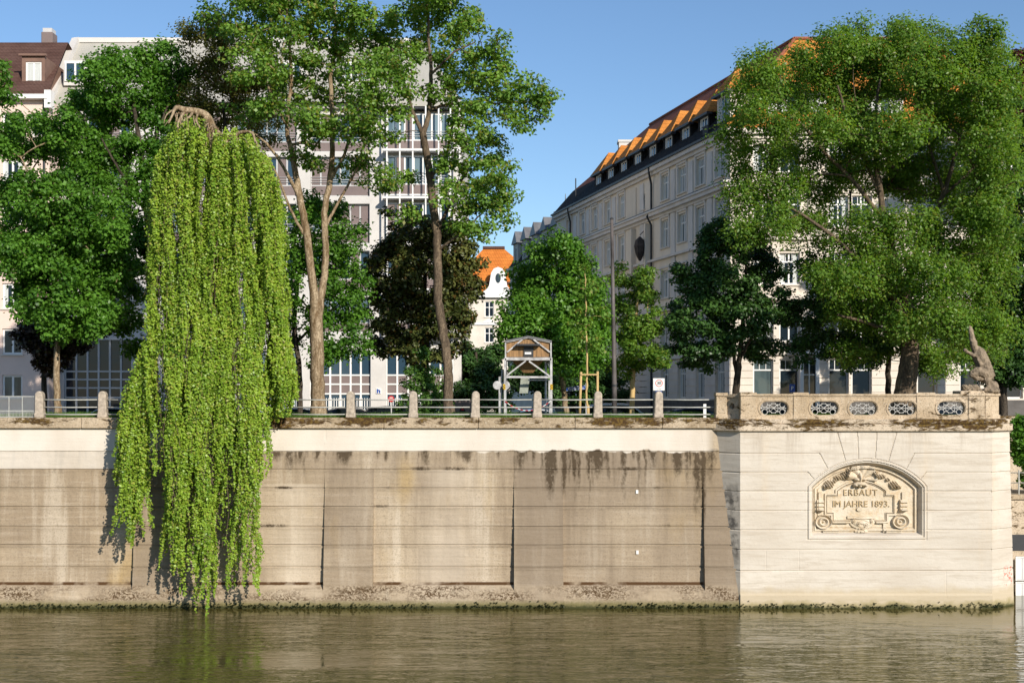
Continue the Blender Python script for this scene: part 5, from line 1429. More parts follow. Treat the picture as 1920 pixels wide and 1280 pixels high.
m.face([fv(x0, .4, zE_), fv(x0 + .5, -.9, zM_), fv(x0 + .5, -13, zM_), fv(x0, -14, zE_)])
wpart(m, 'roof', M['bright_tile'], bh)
m = MB(); m.fbox(fv, vx(904), vx(946), -8.2, -3.4, zT_, zT_ + .35); m.fbox(fv, x0, x1, -.95, -.5, zM_ - .05, zM_ + .25); wpart(m, 'roof_trim', M['brown_tile'], bh)
half = [(905, 551), (907, 546), (912, 543), (917, 536), (919, 525), (921, 512), (926, 504), (934, 501)]
poly = [(vx(px), vz(py)) for px, py in half] + [(vx(1868 - px), vz(py)) for px, py in half[::-1]]
m = MB(); m.prism(poly, lambda a, b, d: fv(a, d, b), .0, .45); gb = wpart(m, 'gable', M['white_paint'], bh)
m = MB(); c = fv(vx(934), .47, vz(522)); m.lathe([(.36, 0), (.36, .01)], (0, 0, 0), 20, 'y')
for i, v in enumerate(m.v): m.v[i] = (c.x + v[0], c.y - v[1], c.z + v[2] * 1.8)
spart(m, 'oval_window', M['glass'], gb)
# ------------------------------------------------------------------ parked cars
M['tyre'] = M['rubber']; M['rim'] = simple('rim', (0.45, 0.45, 0.46), .35, .05, 5, metal=.8)
M['car_glass'] = glassmat('car_glass', (0.008, 0.011, 0.014), (0.03, 0.04, 0.045), .2)
M['lamp'] = simple('lamp', (0.75, 0.75, 0.72), .15, .03, 5, spec=.8, bump=0)
M['tail_red'] = simple('tail_red', (0.45, 0.015, 0.015), .2, .05, 5, spec=.7, bump=0)
def paint(name, col):
    t = NT(name); t.b.inputs['Coat Weight'].default_value = .7; t.b.inputs['Coat Roughness'].default_value = .05
    return t.done(col, .35, .5, .25)
M['silver_paint'] = paint('silver_paint', (0.50, 0.51, 0.53)); M['black_paint'] = paint('black_paint', (0.012, 0.013, 0.016)); M['white_car'] = paint('white_car', (0.74, 0.74, 0.73)); M['blue_paint'] = paint('blue_paint', (0.03, 0.045, 0.09))
def car(label, px, Y, pm, rz=0.0, kind='hatch', length=4.3, roof=1.46):
    e = empty('parked_car', (X(px, Y), Y, ROADZ + .006), label, 'car', 'cars parked along the street', rz)
    hl = length / 2
    rb = -hl + .18 if kind == 'estate' else -hl + .35            # rear end of the roof glass at the belt
    # stations: x, belt z, roof z, belt half width, roof half width
    st_ = [(-hl, .62, .62, .70, .70), (-hl + .06, .88, .88, .80, .78), (rb, .95, .97, .86, .80), (rb + (.30 if kind == 'estate' else .55), .97, roof - .10, .88, .66), (rb + 1.0, .97, roof - .01, .89, .66),
           (-.15, .96, roof, .89, .66), (.35, .95, roof - .06, .89, .65), (1.15, .93, .97, .88, .76), (hl - .35, .80, .83, .84, .72), (hl - .05, .62, .66, .76, .66), (hl, .45, .48, .68, .6)]
    m = MB(); rings = []
    for x, zb_, zr, wb, wr_ in st_:
        lo = .22
        rings.append([(x, -wb * .96, lo), (x, -wb, (lo + zb_) / 2), (x, -wb * .97, zb_), (x, -wr_, zr - .03 if zr > zb_ + .1 else zr), (x, -wr_ * .6, zr + .02), (x, wr_ * .6, zr + .02), (x, wr_, zr - .03 if zr > zb_ + .1 else zr), (x, wb * .97, zb_), (x, wb, (lo + zb_) / 2), (x, wb * .96, lo)])
    n = 10; vs = [v for r_ in rings for v in r_]; fs_ = []
    for i in range(len(rings) - 1):
        for j in range(n): fs_.append((i * n + j, i * n + (j + 1) % n, (i + 1) * n + (j + 1) % n, (i + 1) * n + j))
    fs_ += [tuple(range(n))[::-1], tuple((len(rings) - 1) * n + j for j in range(n))]
    m.raw(vs, fs_)
    body = m.build('body', pm, e, smooth=True)
    sm = body.modifiers.new('crease', 'EDGE_SPLIT'); sm.split_angle = R(38)
    # side glass, slightly proud of the cabin
    def pt(i, s, f): # f 0 belt 1 roof
        x, zb_, zr, wb, wr_ = st_[i]; return Vector((x, s * ((wb * .97) * (1 - f) + wr_ * f + .012), zb_ * (1 - f) + (zr - .03) * f))
    for s in (-1, 1):
        m = MB()
        b0, b1 = 2, 7
        top = [pt(3, s, .86), pt(4, s, .9), pt(5, s, .9), pt(6, s, .88)]
        bot = [pt(3, s, .06), pt(4, s, .06), pt(5, s, .06), pt(6, s, .06)]
        lead = pt(7, s, .1) + Vector((-.18, 0, 0)); trail = pt(2, s, .3) + Vector((.16, 0, .02))
        for k in range(3): m.face([bot[k], bot[k + 1], top[k + 1], top[k]])
        m.face([bot[3], lead, top[3]]); m.face([trail, bot[0], top[0]])
        m.build('side_window', M['car_glass'], e, recalc=False)
    m = MB(); a = st_[6]; b = st_[7]
    m.face([(a[0] + .06, -a[4] * .92, a[2] - .02), (a[0] + .06, a[4] * .92, a[2] - .02), (b[0] - .02, b[4] * .95, b[2] + .06), (b[0] - .02, -b[4] * .95, b[2] + .06)]); m.build('windscreen', M['car_glass'], e, recalc=False)
    m = MB(); a = st_[3]; b = st_[2]
    m.face([(a[0] - .06, -a[4] * .9, a[2] + .0), (a[0] - .06, a[4] * .9, a[2] + .0), (b[0] - .01, b[4] * .9, b[2] + .09), (b[0] - .01, -b[4] * .9, b[2] + .09)]); m.build('rear_window', M['car_glass'], e, recalc=False)
    for x in (-hl + .82, hl - .88):
        for s in (-1, 1):
            m = MB(); m.lathe([(.20, -.10), (.30, -.10), (.32, -.06), (.32, .06), (.30, .10), (.20, .10)], (x, s * .80, .315), 20, 'y'); w = m.build('wheel', M['tyre'], e, smooth=False)
            m = MB(); m.lathe([(.05, -.112), (.2, -.105), (.2, .105), (.05, .112)], (x, s * .80, .315), 14, 'y'); m.build('rim', M['rim'], w)
    for s in (-1, 1):
        m = MB(); m.ellipsoid((hl - .12, s * .62, .62), (.12, .16, .08), 10); m.build('headlight', M['lamp'], e, smooth=True)
        m = MB(); m.ellipsoid((-hl + .05, s * .68, .78), (.06, .12, .10), 10); m.build('tail_light', M['tail_red'], e, smooth=True)
        m = MB(); m.ellipsoid((.72, s * .98, 1.0), (.09, .10, .07), 8); m.build('mirror', pm, e, smooth=True)
    return e
car('silver hatchback parked behind the railing just left of the hanging foliage', 232, 66.5, M['silver_paint'], 0)
car('light roofed car parked behind the thick forked trunk', 572, 66.0, M['white_car'], 0)
car('black car parked behind the post right of the forked trunk', 665, 66.0, M['black_paint'], 0, roof=1.44)
car('dark car parked behind the railing below the red round sign', 758, 66.0, M['black_paint'], 0, 'estate', 4.5, roof=1.52)
car('pale car parked low between the timber tower and the leaning tan trunk', 1022, 67.5, M['white_car'], 0, roof=1.35)
car('silver blue estate car parked behind the grey mast', 1172, 66.5, M['silver_paint'], 0, 'estate', 4.75, 1.66)
car('dark blue car with red tail lamp parked in the shade right of the speed sign', 1308, 68.5, M['blue_paint'], 0, roof=1.42)
car('black car added as dark backing behind the first oval grille of the balustrade', 1448, 66.5, M['black_paint'], 0, roof=1.48)  # this and the next three cars are added to darken the grille openings
car('black estate car added as dark backing behind the second oval grille of the balustrade', 1560, 66.5, M['black_paint'], 0, 'estate', 4.6, roof=1.52)
car('dark blue car added as dark backing behind the fourth oval grille of the balustrade', 1690, 66.5, M['blue_paint'], 0, roof=1.45)
car('black estate car added as dark backing behind the last oval grille below the statue', 1800, 66.5, M['black_paint'], 0, 'estate', 4.6, roof=1.55)
# ------------------------------------------------------------------ trees
def catmull(pts, n=6):
    pts = [np.array(p, float) for p in pts]
    out = []
    for i in range(len(pts) - 1):
        p0 = pts[max(i - 1, 0)]; p1 = pts[i]; p2 = pts[i + 1]; p3 = pts[min(i + 2, len(pts) - 1)]
        for k in range(n):
            t = k / n
            out.append(.5 * ((2 * p1) + (-p0 + p2) * t + (2 * p0 - 5 * p1 + 4 * p2 - p3) * t * t + (-p0 + 3 * p1 - 3 * p2 + p3) * t ** 3))
    out.append(pts[-1])
    return out

def leaf_quads(c, nrm, L, Wd, rs):
    """kite shaped leaves at c with normals nrm"""
    n = len(c)
    t = rs.normal(0, 1, (n, 3)); t -= nrm * (t * nrm).sum(1, keepdims=True)
    t /= np.linalg.norm(t, axis=1, keepdims=True) + 1e-9
    b = np.cross(nrm, t)
    l = (L * rs.uniform(.65, 1.25, n))[:, None]; w = (Wd * rs.uniform(.7, 1.2, n))[:, None]
    v = np.empty((n, 4, 3))
    v[:, 0] = c - t * l * .5
    v[:, 1] = c + b * w * .5 + t * l * .05 + nrm * w * .15
    v[:, 2] = c + t * l * .5 - nrm * l * .12
    v[:, 3] = c - b * w * .5 + t * l * .05 + nrm * w * .15
    return v.reshape(-1, 3)

DENS, PER = 1.5, 1.9
def tree(name, label, base, trunks, blobs, leaf, bark, seed, group=None, L=.17, Wd=.14, tuft=.5, dens=2.6, per=80, depth=.85, spread=1.6, attach=.35, flat=.62, grow=1.12, twig=.014, cat='tree', droop=0.0, inner=0):
    """base (px, Y, groundz); trunks [[(px,py,dy,r)...]]; blobs [(px,py,rx,ry[,dy])] in photo pixels at depth Y"""
    bpx, Y, gz = base
    rs = np.random.RandomState(seed)
    dens *= DENS; per = int(per * PER)
    root = empty(name, (X(bpx, Y), Y, gz), label, cat, group)
    org = np.array(root.location)
    nodes, par, rad, att, lines = [], [], [], [], []
    for ti, tr in enumerate(trunks):
        pts = catmull([(*P(a, b, Y + dy), r) for a, b, dy, r in tr], 7)
        prev = -1
        if ti and nodes:
            d = np.linalg.norm(np.array(nodes) - pts[0][:3], axis=1); prev = int(d.argmin())
        line = [prev] if prev >= 0 else []
        for i, p in enumerate(pts):
            nodes.append(p[:3] + rs.normal(0, .012, 3) * (i > 2)); par.append(prev); rad.append(float(p[3])); att.append(True if ti else i / len(pts) > attach); prev = len(nodes) - 1; line.append(prev)
        lines.append((line, True))
    tufts = []
    sc = Y / F
    for bl in blobs:
        px, py, rx, ry = bl[0], bl[1], bl[2] * grow, bl[3] * grow; dy = bl[4] if len(bl) > 4 else rs.uniform(-spread, spread)
        c = np.array(P(px, py, Y + dy)); Rx, Rz = rx * sc, ry * sc; Ry = (Rx + Rz) / 2 * depth
        n = max(2, int(dens * math.pi * Rx * Rz))
        q = rs.normal(0, 1, (n, 3)); q /= np.linalg.norm(q, axis=1, keepdims=True)
        q *= (rs.uniform(.25, 1, n) ** .5)[:, None]
        tufts.append(c + q * [Rx * .92, Ry, Rz * .92])
    tufts = np.concatenate(tufts)
    top = np.array(lines[0][0]); p0 = nodes[0]
    order = np.argsort(np.linalg.norm(tufts - np.array(nodes)[[i for i in range(len(nodes)) if att[i]]].mean(0), axis=1))
    NA = np.array(nodes + [np.zeros(3)] * (len(tufts) * 5)); AT = np.array(att + [True] * (len(tufts) * 5)); cnt = len(nodes)
    for ti in order:
        t = tufts[ti]
        dv = t - NA[:cnt]; d = np.linalg.norm(dv, axis=1) + np.where(dv[:, 2] < -.2, -dv[:, 2] * 1.2, 0) + np.where(AT[:cnt], 0, 99)
        j = int(d.argmin()); a = NA[j]
        if np.linalg.norm(t - a) < .15: continue
        k = 4 if np.linalg.norm(t - a) > 1.2 else 2
        mid = (a + t) / 2 + np.array([0, 0, .13 * np.linalg.norm(t - a)]) + rs.normal(0, .07 * np.linalg.norm(t - a), 3)
        line = [j]; prev = j
        for i in range(1, k + 1):
            s = i / k; p = (1 - s) ** 2 * a + 2 * s * (1 - s) * mid + s * s * t
            NA[cnt] = p; par.append(prev); rad.append(0.0); prev = cnt; line.append(cnt); cnt += 1
        lines.append((line, False))
    flow = np.zeros(cnt); haskid = np.zeros(cnt, bool)
    for i in range(cnt - 1, -1, -1):
        if not haskid[i]: flow[i] += 1
        if par[i] >= 0: flow[par[i]] += flow[i]; haskid[par[i]] = True
    r_ = np.array(rad); auto = twig * flow ** .42
    nt_ = len(nodes)
    r_ = np.where(r_ > 0, r_, auto)
    cap = {}
    m = MB()
    for line, main in lines:
        pts = [Vector(NA[i] - org) for i in line]
        rr = [float(r_[i]) for i in line]
        if not main: rr[0] = min(rr[0], rr[1] * 1.3); rr = [min(x, .6 * max(.03, r_[line[0]])) for x in rr]
        elif line[0] != 0 and len(rr) > 1: rr[0] = min(rr[0], rr[1] * 1.25)
        m.tube(pts, rr, 11 if main else (6 if rr[1] > .035 else 4), cap=False)
    # root flare
    b = Vector(NA[0] - org); r0 = float(r_[0])
    m.lathe([(r0 * 1.55, -.25), (r0 * 1.3, .02), (r0 * 1.12, .22), (r0 * 1.0, .55)], (b.x, b.y, 0), 11)
    m.build('trunk', bark, root, smooth=True, recalc=False)
    # leaves
    n = len(tufts)
    tr_ = tuft * rs.uniform(.65, 1.3, n)
    num = (per * (tr_ / tuft) ** 2).astype(int)
    idx = np.repeat(np.arange(n), num); N = len(idx)
    q = rs.normal(0, 1, (N, 3)); q /= np.linalg.norm(q, axis=1, keepdims=True)
    rr = rs.uniform(.15, 1, N) ** .6
    lob = 1 + .35 * np.sin(q[:, 0] * 5 + idx * 1.7) * np.cos(q[:, 1] * 4 + idx * 2.3)
    off_ = q * (rr * lob)[:, None] * tr_[idx][:, None] * [1, 1, flat]
    off_[:, 2] += -droop * (off_[:, 0] ** 2 + off_[:, 1] ** 2) / tuft
    c = tufts[idx] + off_
    nrm = q * .75 + np.array([.1, -.15, .75]) + rs.normal(0, .55, (N, 3)); nrm /= np.linalg.norm(nrm, axis=1, keepdims=True)
    quads_mesh('crown', leaf_quads(c - org, nrm, L, Wd, rs), leaf, root)
    return root

LM = {}
LM['maple'] = leafmat('maple_leaf', (0.045, 0.135, 0.016), (0.17, 0.36, 0.045))
LM['maple_light'] = leafmat('maple_leaf_light', (0.075, 0.175, 0.024), (0.27, 0.45, 0.075), tint=(0.24, 0.25, 0.045, 1))
LM['olive'] = leafmat('olive_leaf', (0.1, 0.115, 0.025), (0.27, 0.27, 0.06), tint=(0.17, 0.10, 0.03, 1))
LM['copper'] = leafmat('copper_leaf', (0.016, 0.011, 0.008), (0.06, 0.034, 0.016), tint=(0.05, 0.055, 0.015, 1), trans=.25)
LM['bronze'] = leafmat('bronze_leaf', (0.04, 0.062, 0.016), (0.165, 0.175, 0.045), tint=(0.10, 0.06, 0.015, 1), trans=.25)
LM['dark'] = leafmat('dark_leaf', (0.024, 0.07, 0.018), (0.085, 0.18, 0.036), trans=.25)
LM['elm'] = leafmat('elm_leaf', (0.075, 0.17, 0.026), (0.26, 0.43, 0.068), trans=.55, tint=(0.20, 0.24, 0.04, 1))
LM['linden'] = leafmat('linden_leaf', (0.05, 0.15, 0.016), (0.18, 0.37, 0.045))
LM['shrub'] = leafmat('shrub_leaf', (0.04, 0.12, 0.02), (0.16, 0.28, 0.06))
LM['weep'] = leafmat('weeping_leaf', (0.12, 0.24, 0.018), (0.37, 0.51, 0.055), .32, tint=(0.33, 0.36, 0.06, 1), sc=.8)
LM['red'] = leafmat('red_leaf', (0.05, 0.014, 0.010), (0.12, 0.035, 0.02), trans=.3)

GZ = TOPZ
# left foreground maple
tree('maple_tree', 'dense green maple on a thin tan trunk in front of the pink house', (108, 56.5, GZ),
     [[(109, 784, 0, .16), (106, 690, 0, .14), (110, 620, 0, .12), (116, 520, .2, .10), (120, 420, .3, .06)]],
     [(120, 540, 90, 100), (60, 440, 70, 60), (190, 500, 60, 70), (100, 370, 70, 50), (30, 370, 50, 40), (60, 265, 60, 45), (110, 235, 40, 35), (10, 250, 35, 55), (2, 160, 28, 45), (60, 560, 40, 40), (160, 590, 70, 45), (180, 420, 55, 50), (40, 480, 50, 40), (95, 470, 80, 60), (130, 430, 60, 45)],
     LM['maple'], M['bark_tan'], 11, dens=4.8, per=46, flat=.75)
tree('copper_tree', 'small copper leaved tree under the green maple by the pink house', (83, 62, 7.0 - .4),
     [[(83, 775, 0, .14), (83, 700, 0, .12), (90, 650, 0, .09), (100, 620, 0, .05)]],
     [(110, 640, 60, 42), (65, 620, 38, 30), (150, 620, 40, 28), (90, 670, 40, 28), (180, 605, 25, 20), (110, 600, 50, 30), (75, 650, 28, 30)],
     LM['copper'], M['bark_dark'], 12, dens=3.0, per=70, L=.18, Wd=.15)
# maple behind, left of the hanging foliage
tree('maple_tree', 'broad green maple in front of the office block behind the thin tan trunk', (288, 60, 6.9),
     [[(290, 800, 0, .24), (284, 600, 0, .20), (276, 400, 0, .16), (264, 290, 0, .13), (250, 190, .1, .07)], [(270, 330, 0, .10), (295, 250, .3, .06), (330, 160, .6, .04)], [(276, 400, 0, .09), (230, 330, -.4, .06), (190, 260, -.6, .04)]],
     [(250, 125, 80, 38), (190, 155, 45, 40), (320, 130, 55, 45), (250, 190, 90, 45), (160, 180, 30, 28), (190, 290, 55, 50), (250, 300, 60, 50), (310, 220, 45, 60), (215, 380, 60, 60), (245, 470, 40, 60), (235, 570, 45, 55), (150, 270, 40, 40), (300, 330, 40, 60), (180, 225, 55, 35), (150, 330, 40, 35), (255, 640, 25, 30), (300, 480, 30, 60)],
     LM['maple'], M['bark_dark'], 13, dens=4.3, per=44, flat=.75)
# olive tree behind the hanging foliage
tree('olive_green_tree', 'sparse olive brown tree spreading above the top of the hanging foliage', (430, 61.5, 6.8),
     [[(430, 810, 0, .22), (432, 560, 0, .18), (425, 330, 0, .13), (420, 200, 0, .07)], [(428, 360, 0, .09), (470, 230, .4, .06), (490, 140, .4, .03)], [(428, 360, 0, .09), (380, 230, .2, .06), (370, 130, .2, .03)]],
     [(400, 180, 70, 55), (350, 170, 40, 45), (450, 130, 60, 50), (390, 90, 50, 40), (370, 50, 35, 20), (480, 190, 50, 45), (440, 60, 50, 35), (510, 130, 40, 40), (430, 220, 60, 30), (350, 225, 30, 20), (500, 240, 40, 25)],
     LM['olive'], M['bark_dark'], 14, dens=2.2, per=60, L=.14, Wd=.10, tuft=.6, grow=1.25)
# big forked tree
tree('forked_maple', 'tall maple with a thick pale forked trunk right of the hanging foliage', (597, 55.3, GZ),
     [[(597, 784, 0, .34), (596, 740, 0, .31), (594, 660, 0, .295), (592, 590, 0, .28), (588, 545, -.1, .19), (576, 450, -.2, .17), (562, 370, -.2, .15), (550, 300, -.1, .12), (538, 235, 0, .09), (546, 150, 0, .075), (540, 60, 0, .06), (530, -60, 0, .04)],
      [(594, 600, .05, .24), (603, 548, .2, .17), (611, 480, .3, .15), (608, 400, .3, .14), (620, 330, .4, .13), (624, 240, .4, .10), (620, 150, .4, .09), (630, 60, .4, .07), (620, -60, .4, .05), (610, -160, .4, .03)],
      [(562, 372, -.2, .09), (535, 320, -.5, .07), (505, 275, -.8, .055), (470, 245, -.9, .035)],
      [(576, 450, -.1, .08), (548, 400, -.5, .06), (520, 330, -.9, .045), (495, 285, -1.1, .03)],
      [(616, 345, .4, .08), (645, 290, .7, .07), (668, 220, .8, .05), (690, 150, .8, .03)],
      [(608, 430, .3, .07), (640, 370, .6, .06), (680, 300, .8, .04), (710, 270, .9, .025)],
      [(540, 240, 0, .06), (505, 170, -.5, .05), (490, 90, -.5, .03)]],
     [(560, 30, 70, 35), (640, 25, 60, 35), (480, 40, 60, 40), (420, 40, 45, 30), (530, 90, 60, 40), (600, 100, 55, 40), (670, 90, 50, 40), (480, 120, 50, 40), (550, 170, 55, 35), (625, 165, 45, 32), (690, 150, 45, 40), (600, 225, 50, 30), (650, 245, 45, 28), (520, 215, 45, 28), (690, 215, 40, 30), (570, 280, 30, 20), (660, 320, 35, 22), (710, 340, 35, 22), (690, 270, 30, 18), (600, 300, 25, 18), (630, 10, 60, 20), (500, 5, 60, 20), (730, 330, 22, 18), (470, 200, 35, 25), (520, -50, 70, 45), (620, -50, 65, 45), (450, -20, 55, 35), (560, -130, 80, 55), (470, -100, 60, 45), (650, -120, 45, 40), (590, -200, 60, 40), (500, -180, 50, 35)],
     LM['maple_light'], M['bark_tan'], 15, dens=2.7, per=34, spread=2.6, tuft=.54, attach=.6, grow=1.3)
tree('small_maple', 'smaller bright maple with a dark thin trunk behind the forked trunk', (563, 59, 7.2),
     [[(563, 790, 0, .13), (561, 690, 0, .12), (552, 600, .1, .10), (565, 500, .3, .08), (600, 430, .6, .04)], [(558, 640, .1, .07), (610, 590, .6, .05), (650, 560, .9, .03)]],
     [(610, 400, 55, 30), (640, 450, 50, 40), (560, 470, 35, 50), (540, 560, 22, 60), (640, 530, 55, 40), (600, 480, 60, 50), (610, 600, 45, 30), (645, 640, 55, 32), (660, 580, 35, 32), (540, 640, 22, 30), (580, 400, 40, 28), (620, 665, 40, 20)],
     LM['maple'], M['bark_dark'], 16, dens=4.0, per=36, flat=.75)
# tall tree with curved trunk
tree('tall_maple', 'tall airy maple with one slender curved trunk in front of the office corner', (841, 55.3, GZ),
     [[(842, 786, 0, .235), (840, 740, 0, .215), (840, 690, 0, .205), (832, 630, 0, .20), (823, 575, 0, .195), (820, 500, 0, .19), (819, 440, 0, .18), (811, 380, 0, .17), (803, 310, 0, .16), (793, 250, 0, .15)],
      [(793, 252, 0, .10), (772, 205, -.2, .08), (755, 150, -.3, .06), (735, 90, -.4, .035)],
      [(794, 250, 0, .12), (806, 200, .2, .10), (808, 130, .3, .08), (803, 60, .3, .06), (805, -20, .3, .045), (800, -110, .3, .03)],
      [(817, 440, 0, .08), (850, 370, .4, .07), (880, 310, .6, .055), (905, 260, .7, .03)],
      [(806, 335, 0, .075), (835, 290, -.5, .06), (852, 225, -.6, .045), (880, 190, -.8, .03)],
      [(807, 205, .2, .07), (850, 195, .6, .055), (920, 195, .8, .04), (990, 190, .9, .025)],
      [(820, 470, 0, .06), (860, 440, -.5, .05), (905, 400, -.7, .03)],
      [(808, 140, .3, .06), (850, 100, .5, .045), (890, 80, .6, .03)]],
     [(790, 20, 60, 28), (850, 30, 50, 35), (730, 60, 40, 40), (890, 70, 45, 35), (820, 90, 50, 35), (760, 120, 45, 35), (870, 130, 55, 35), (920, 130, 40, 35), (830, 165, 50, 25), (960, 160, 40, 28), (1000, 180, 35, 28), (1020, 200, 25, 25), (930, 200, 45, 24), (880, 215, 45, 22), (980, 225, 30, 20), (740, 190, 35, 28), (720, 130, 30, 30), (770, 10, 50, 15), (900, 285, 45, 32), (935, 320, 26, 25), (860, 320, 35, 24), (930, 380, 28, 35), (890, 370, 40, 28), (860, 400, 28, 22), (905, 435, 30, 14), (730, 250, 28, 14), (850, 270, 30, 18), (745, 340, 25, 14), (760, 400, 25, 14), (880, 250, 34, 18), (800, -40, 60, 40), (850, -30, 40, 30), (790, -110, 50, 40), (915, 330, 34, 28), (880, 340, 30, 22), (930, 420, 24, 16), (880, 420, 30, 20), (840, 360, 22, 18)],
     LM['maple_light'], M['bark'], 17, dens=2.9, per=34, spread=2.2, tuft=.52, attach=.75, grow=1.28)
# copper beech behind it
tree('copper_beech', 'dark bronze leaved tree standing behind the curved trunk', (800, 62.5, 6.7),
     [[(800, 800, 0, .20), (798, 690, 0, .17), (795, 580, 0, .13), (800, 460, 0, .07)]],
     [(790, 440, 70, 40), (750, 500, 60, 55), (840, 470, 45, 50), (800, 540, 70, 60), (730, 570, 45, 55), (860, 530, 38, 55), (760, 620, 60, 45), (840, 600, 45, 55), (800, 650, 75, 32), (725, 640, 30, 30), (710, 500, 25, 35), (870, 480, 30, 35), (760, 410, 40, 20), (870, 600, 22, 40)],
     LM['bronze'], M['bark_dark'], 18, dens=3.0, per=60, L=.19, Wd=.16)
tree('leafy_bush', 'fresh green bush with pale shoots left of the curved trunk', (795, 57, GZ),
     [[(795, 785, 0, .04), (793, 740, 0, .035), (797, 690, 0, .02)], [(795, 780, 0, .03), (775, 730, .1, .02), (768, 700, .1, .015)], [(796, 780, 0, .03), (820, 730, -.1, .02), (826, 700, -.1, .015)]],
     [(795, 690, 32, 26), (775, 715, 28, 28), (815, 715, 28, 30), (795, 745, 42, 30), (770, 755, 26, 22), (822, 755, 24, 25), (798, 665, 18, 16), (808, 770, 38, 14)],
     LM['shrub'], M['bark'], 19, dens=4.2, per=42, L=.15, Wd=.10, tuft=.28, spread=.4, attach=.1, cat='bush', flat=.8)
tree('linden_tree', 'round bright green linden behind the timber tower', (1058, 59.5, GZ - .6),
     [[(1066, 800, 0, .14), (1060, 760, 0, .135), (1056, 725, 0, .13), (1052, 680, .1, .12), (1048, 600, .2, .10), (1045, 510, .2, .05)]],
     [(1045, 480, 48, 34), (1000, 530, 50, 44), (1085, 530, 45, 50), (1040, 560, 65, 55), (980, 590, 42, 42), (1110, 590, 36, 55), (1020, 620, 60, 38), (1080, 630, 50, 45), (958, 620, 26, 24), (1060, 680, 50, 28), (1115, 650, 30, 35), (1045, 455, 24, 14), (1000, 660, 30, 18)],
     LM['linden'], M['bark_tan'], 20, dens=5.0, per=46, attach=.6, flat=.75, grow=1.18)
tree('young_tree', 'young slender tree tied between two pale stakes', (1103, 55.7, GZ),
     [[(1103, 787, 0, .052), (1100, 740, 0, .045), (1101, 690, 0, .042), (1099, 620, 0, .035), (1098, 550, 0, .024), (1097, 500, 0, .012)]],
     [(1100, 540, 26, 30), (1112, 585, 26, 26), (1088, 600, 22, 26), (1108, 635, 26, 20), (1097, 508, 12, 14), (1118, 655, 16, 12), (1090, 645, 18, 12)],
     LM['maple_light'], M['stake_wood'], 21, dens=3.2, per=22, L=.15, Wd=.12, tuft=.3, spread=.3, attach=.5, twig=.008)
tree('street_tree', 'small olive green street tree right of the tall mast', (1185, 62.3, 6.7),
     [[(1184, 790, 0, .14), (1186, 720, 0, .12), (1190, 640, 0, .09), (1195, 560, 0, .05)]],
     [(1185, 545, 35, 32), (1210, 590, 35, 36), (1170, 610, 30, 40), (1200, 650, 42, 36), (1225, 680, 28, 28), (1180, 690, 30, 24), (1195, 520, 22, 18), (1160, 520, 18, 22), (1222, 560, 16, 22), (1150, 570, 15, 25)],
     LM['elm'], M['stake_wood'], 22, dens=3.0, per=85, L=.16, Wd=.11, attach=.5)
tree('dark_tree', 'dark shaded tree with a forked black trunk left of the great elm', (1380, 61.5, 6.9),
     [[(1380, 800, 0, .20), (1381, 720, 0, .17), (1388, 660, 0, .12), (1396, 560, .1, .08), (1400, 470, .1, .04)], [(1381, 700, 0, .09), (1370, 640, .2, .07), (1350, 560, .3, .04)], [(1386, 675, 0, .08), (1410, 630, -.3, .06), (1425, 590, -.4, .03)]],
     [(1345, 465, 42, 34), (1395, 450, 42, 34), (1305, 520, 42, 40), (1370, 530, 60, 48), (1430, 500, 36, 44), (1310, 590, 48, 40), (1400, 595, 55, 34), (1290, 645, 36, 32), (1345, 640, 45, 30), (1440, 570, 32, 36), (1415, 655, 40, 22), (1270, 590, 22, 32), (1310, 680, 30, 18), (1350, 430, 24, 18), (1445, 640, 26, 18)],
     LM['dark'], M['bark_dark'], 23, dens=3.3, per=80, attach=.55)
